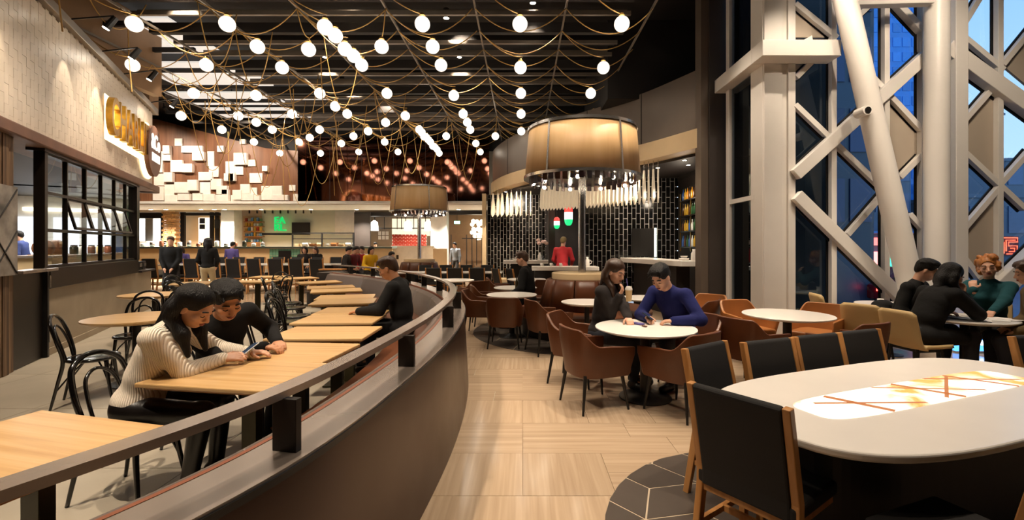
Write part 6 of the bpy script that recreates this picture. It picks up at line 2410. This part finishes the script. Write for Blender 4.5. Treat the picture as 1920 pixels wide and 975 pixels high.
MB().box((0, 0, 0), (0.066, 0.13, 0.009)).build('case', mat('phone_case', '#b9bcc4', 0.3), ph, bevel=0.004)
MB().box((0, 0, 0.005), (0.06, 0.118, 0.001)).build('screen', mat('phone_screen', '#34425a', 0.1), ph)

# man in black on the banquette
bl_, br_ = (-1.52, 5.85, 0), facing(-1, 0.05)
L3 = lambda p: local(bl_, br_, p)
person('man in a black jacket sitting alone on the banquette with his hands on a table', bl_, br_, lean=0.12, head=(0.42, 0, 0), headfwd=0.25, hands=(L3((-2.0, 5.62, 0.79)), L3((-1.98, 6.02, 0.79))),
       elbows=(V3(-0.6, -0.6, -0.8), V3(0.6, -0.6, -0.8)), size=1.1, hs=1.06, top=M_jacket, legs=M_denim, hair='short', skin=M_skin2, hairm=M_hairbrown, h=0.0095, curl=0.5, coat=True)
# couple at the round white table
w2l, w2r = (0.93, 5.46, 0), facing(0.8, -0.6)
L4 = lambda p: local(w2l, w2r, p)
person('woman in a charcoal cardigan sipping a drink at the round white table', w2l, w2r, lean=0.16, head=(0.38, -0.2, 0), hands=(L4((1.16, 5.02, 0.80)), L4((1.10, 5.22, 1.02))), elbows=(V3(-0.7, 0.2, -0.6), V3(-0.3, -0.3, -1)),
       hd=(None, (V3(-0.25, 0.35, 0.9), V3(0.2, -1, 0.2))), curl=0.9, size=1.08, hs=1.06, female=True, top=M_greyknit, legs=M_denim, hair='long', hairm=M_hairbrown, h=0.0085)
m2l, m2r = (1.86, 5.38, 0), facing(-0.75, -0.55)
L5 = lambda p: local(m2l, m2r, p)
person('man in a navy jumper bent over his phone at the round white table', m2l, m2r, lean=0.36, head=(0.6, 0.1, 0), headfwd=0.2, hands=(L5((1.62, 4.92, 0.79)), L5((1.38, 5.08, 0.80))), elbows=(V3(-0.8, -0.2, -0.6), V3(0.8, -0.1, -0.6)),
       size=1.12, hs=1.06, top=M_navy, legs=M_denim, hair='short', h=0.0085, curl=0.7)
dr = thing('drink_cup', 'plastic cup of milky drink in the hands of the woman in the charcoal cardigan', 'cup', (1.175, 5.08, 0.98))
MB().lathe([(0.0, 0.0), (0.03, 0.0), (0.04, 0.13), (0.0, 0.13)], 16).build('body', mat('milk_tea', '#d9b98a', 0.25), dr, smooth=True, auto=40)
MB().lathe([(0.041, 0.125), (0.041, 0.14), (0.03, 0.165), (0.0, 0.165)], 16).build('lid', M_white, dr, smooth=True, auto=40)
MB().cone((0, 0, 0.1), (-0.02, 0.03, 0.25), 0.005, 0.005, 6).build('straw', M_purple, dr)
ph2 = thing('phone', 'phone in the hand of the man in navy', 'phone', (1.36, 4.98, 0.83))
ph2.rotation_euler = (0.5, 0.2, 0.8)
MB().box((0, 0, 0), (0.066, 0.13, 0.009)).build('case', M_blackmetal, ph2, bevel=0.003)
MB().box((0, 0, 0.005), (0.06, 0.12, 0.001)).build('screen', mat('phone_screen', '#34425a', 0.1), ph2)
ph3 = thing('phone', 'purple cased phone lying by the hand of the woman in charcoal', 'phone', (1.25, 4.98, 0.752), 0.6)
MB().box((0, 0, 0), (0.07, 0.135, 0.012)).build('case', M_purple, ph3, bevel=0.004)
pk = thing('keyring', 'small brown key fob on the round white table', 'keys', (1.28, 4.82, 0.745), 0.4)
MB().box((0, 0, 0.006), (0.03, 0.06, 0.01)).build('fob', M_leather, pk, bevel=0.003)
MB().tube([(0.02 * math.cos(a), 0.045 + 0.02 * math.sin(a), 0.004) for a in [i * PI / 8 for i in range(16)]], 0.002, 5, closed=True).build('ring', M_chrome, pk)
# person at the leather booth
person('person in black seated on the leather booth facing left', (0.12, 8.85, 0), facing(-1, 0.2), lean=0.1, head=(0.2, 0.0, 0), size=1.12, top=M_jacket, legs=M_blackfab, hair='short', hairm=M_hairbrown, h=0.014, female=True, coat=True)
# window group
w3l, w3r = (4.68, 5.38, 0), facing(1, 0.05)
L6 = lambda p: local(w3l, w3r, p)
person('person in a dark coat with long dark hair hunched over the window table', w3l, w3r, lean=0.36, head=(0.45, 0.1, 0), headfwd=0.25, hands=(L6((5.1, 5.55, 0.8)), L6((5.14, 5.36, 1.02))), elbows=(V3(-0.8, 0, -0.5), V3(0.6, 0.3, -0.9)),
       hd=(None, (V3(-0.2, 0.3, 0.8), V3(0, -1, 0))), curl=0.8, size=1.1, hs=1.06, female=True, top=M_jacket, legs=M_denim, hair='long', h=0.0095, coat=True)
w4l, w4r = (4.98, 6.05, 0), facing(0.5, -0.85)
person('dark haired person in black behind the one in the dark coat at the window table', w4l, w4r, lean=0.25, head=(0.4, 0.3, 0), size=1.1, top=M_jacket, legs=M_denim, hair='short', h=0.013)
b4l, b4r = (6.12, 6.0, 0), facing(-0.75, -0.65)
L7 = lambda p: local(b4l, b4r, p)
person('blonde woman in a teal cardigan resting her chin on her hand', b4l, b4r, lean=0.22, head=(0.05, 0.1, 0.1), hands=(L7((5.62, 5.5, 0.78)), L7((5.68, 5.78, 1.04))), elbows=(V3(-0.9, 0.2, -0.5), V3(0.6, 0.5, -1)),
       hd=(None, (V3(0.1, -0.3, 0.9), V3(0, -0.8, 0.3))), curl=0.9, size=1.1, hs=1.05, female=True, top=M_teal, legs=M_blackfab, hair='curly', hairm=M_hairblond, h=0.0095)
o4l, o4r = (5.78, 4.98, 0), facing(-0.85, 0.5)
person('person in an olive coat cut by the right edge of the view', o4l, o4r, lean=0.2, head=(0.2, 0, 0), size=1.08, top=M_olivecoat, legs=M_denim, hair='short', hairm=M_hairbrown, h=0.012, coat=True)
# far figures
person('standing person in long black clothes before the far tall chairs', (-9.95, 13.0, 0), facing(0.3, -1), pose='stand', lean=0.05, head=(0.1, 0.2, 0), hands=(V3(-0.12, 0.22, 0.98), V3(0.1, 0.22, 0.98)), size=1.06, top=M_jacket, legs=M_blackfab, hair='short', hairm=M_hairbrown, h=0.02, coat=True, face=False, fingers=False)
person('standing woman with long black hair and beige skirt seen from behind', (-9.0, 13.1, 0), facing(-0.3, 1), pose='stand', lean=0.04, head=(0.15, 0.1, 0), hands=(V3(-0.16, 0.2, 1.0), V3(0.16, 0.2, 1.0)), size=1.04, female=True, top=M_jacket, legs=M_beige, hair='long', h=0.02, face=False, fingers=False)
person('person in a purple top standing behind the pair in black', (-11.2, 17.6, 0), facing(0, 1), pose='stand', size=1.0, top=M_purple, legs=M_blackfab, hair='short', h=0.026, face=False, fingers=False)
rx, ry, _ = on_y(1054, 460, 13.2)
person('bar worker in a red shirt and cap behind the white counter', (rx, ry, 0.0), facing(0.4, 1), pose='stand', lean=0.1, head=(0.2, 0, 0), hands=(V3(-0.2, 0.3, 1.05), V3(0.2, 0.3, 1.05)), size=1.06, top=M_redshirt, legs=M_blackfab, hair='short', hairm=mat('cap_khaki', '#7d6a42', 0.7), h=0.02, face=False, fingers=False)
px_ = in_front('x')
q_ = px_.matrix_basis @ Vector((7.6, 2.6, 0))
bpy.data.objects.remove(px_)
person('person in a blue shirt seen from behind inside the storefront', (q_.x, q_.y, 0.35), SRZ, pose='stand', size=0.92, top=mat('blue_shirt', '#1c2c5e', 0.8), legs=M_blackfab, hair='short', h=0.02, face=False, fingers=False)
for (px, py, y, z, rz, mt, hm, lab, hr) in (
        (692, 478, 15.8, 0.62, facing(0.6, -0.5), M_yellow, M_hairblack, 'seated person in a yellow jumper beyond the banquette', 'bob'),
        (660, 476, 16.2, 0.62, facing(0.8, -0.4), M_maroon, M_hairblack, 'seated person in maroon beyond the banquette', 'short'),
        (672, 472, 16.9, 0.62, facing(0.2, -1), M_redshirt, M_hairbrown, 'seated person in red behind the one in maroon', 'short'),
        (645, 478, 15.6, 0.62, facing(1, 0.1), M_greyknit, M_hairblack, 'seated person in a dark jacket left of the one in maroon', 'short'),
        (683, 476, 17.4, 0.62, facing(-0.2, -1), M_whiteshirt, M_hairblack, 'seated person in white behind the one in yellow', 'short'),
        (573, 474, 17.6, 0.62, facing(0.2, -1), M_greyknit, M_hairblack, 'seated person in dark grey at the tall table, left one', 'bob'),
        (597, 474, 17.6, 0.62, facing(-0.4, -1), M_blacktop, M_hairbrown, 'seated woman with brown hair at the tall table, right one', 'bob'),
        (345, 470, 17.6, 0.62, facing(0, -1), M_purple, M_hairbrown, 'seated person in purple at the tall table behind the standing pair', 'bob'),
        (728, 482, 14.8, 0.46, facing(0.8, -0.6), M_jacket, M_hairblack, 'seated person in black just beyond the rail', 'short')):
    person(lab, ((px - CX) * y / FPX, y, 0), rz, seat=z, lean=0.15, head=(0.25, 0, 0), size=1.04, top=mt, legs=M_blackfab, hair=hr, hairm=hm, h=0.024, face=False, fingers=False)
person('stall worker in white at the red chevron stall', ((700 - CX) * 20.6 / FPX, 20.9, 0), facing(0.3, -1), pose='stand', size=1.0, top=M_whiteshirt, legs=M_blackfab, hair='short', h=0.026, face=False, fingers=False)
person('stall worker in grey by the white column', ((853 - CX) * 20.6 / FPX, 20.9, 0), facing(-0.4, -1), pose='stand', size=1.0, top=mat('grey_shirt', '#6f767e', 0.8), legs=M_blackfab, hair='short', h=0.026, face=False, fingers=False)
person('shop worker behind the far counter by the warm lit shop', ((372 - CX) * 21 / FPX, 21.2, 0), facing(0, -1), pose='stand', size=1.0, top=M_blacktop, legs=M_blackfab, hair='short', h=0.026, face=False, fingers=False)

# small things on the tables
def bott(t):
    MB().lathe([(0.03, 0), (0.033, 0.01), (0.033, 0.12), (0.013, 0.17), (0.013, 0.21), (0, 0.21)], 14).build('body', M_olive, t, smooth=True)
    MB().lathe([(0.015, 0.2), (0.015, 0.225), (0, 0.226)], 10).build('cap', M_blackmetal, t)


def tumbler(t):
    MB().lathe([(0.0, 0.0), (0.03, 0.0), (0.035, 0.1), (0.031, 0.1), (0.027, 0.01), (0, 0.01)], 16).build('glass', M_glasswin, t, smooth=True)
    MB().lathe([(0.0, 0.011), (0.0265, 0.011), (0.03, 0.07), (0.0, 0.07)], 16).build('drink', mat('milk_tea', '#d9b98a', 0.25), t, smooth=True)


small('bottle', 'dark bottle on the round table before the booth person', 'bottle', (-0.12, 9.2, 0.742), bott)
small('glass', 'filled glass beside the dark bottle on the round table', 'glass', (0.05, 9.25, 0.742), tumbler)
for k, (x, y) in enumerate(((5.15, 6.6), (5.5, 6.7))):
    small('cup', 'white cup on the table against the glazing, %s' % ('left', 'right')[k], 'cup', (x, y, 0.742), cup)
pr2 = random.Random(8)
for k in range(9):
    x, y = 5.3 + pr2.uniform(-0.22, 0.3), 5.42 + pr2.uniform(-0.2, 0.2)
    o = MB().box((0, 0, 0), (0.15 + 0.06 * (k % 3), 0.2, 0.0015)).build('paper', (M_white, M_ceilwhite, M_whiteshirt)[k % 3], None)
    o.location = (x, y, 0.7435 + 0.0018 * k)
    o.rotation_euler = (0, 0, pr2.uniform(0, 3))
    tag(o, 'loose sheet of paper on the round table by the right window, %s in the pile' % ORD[k], 'paper', 'papers on the window table')
cl = thing('bundle', 'dark coat bundle lying on the chair back by the glazing', 'coat', (5.0, 6.45, 0.0))
q = Blob()
q.ell((0, 0, 0.62), (0.2, 0.16, 0.13), None, 0.03).ell((0.1, 0.05, 0.75), (0.14, 0.12, 0.08), None, 0.03).cap((-0.15, 0, 0.5), (-0.2, -0.1, 0.3), 0.07, 0.05, 0.03)
blob_obj('cloth', q, 0.015, M_jacket, cl)
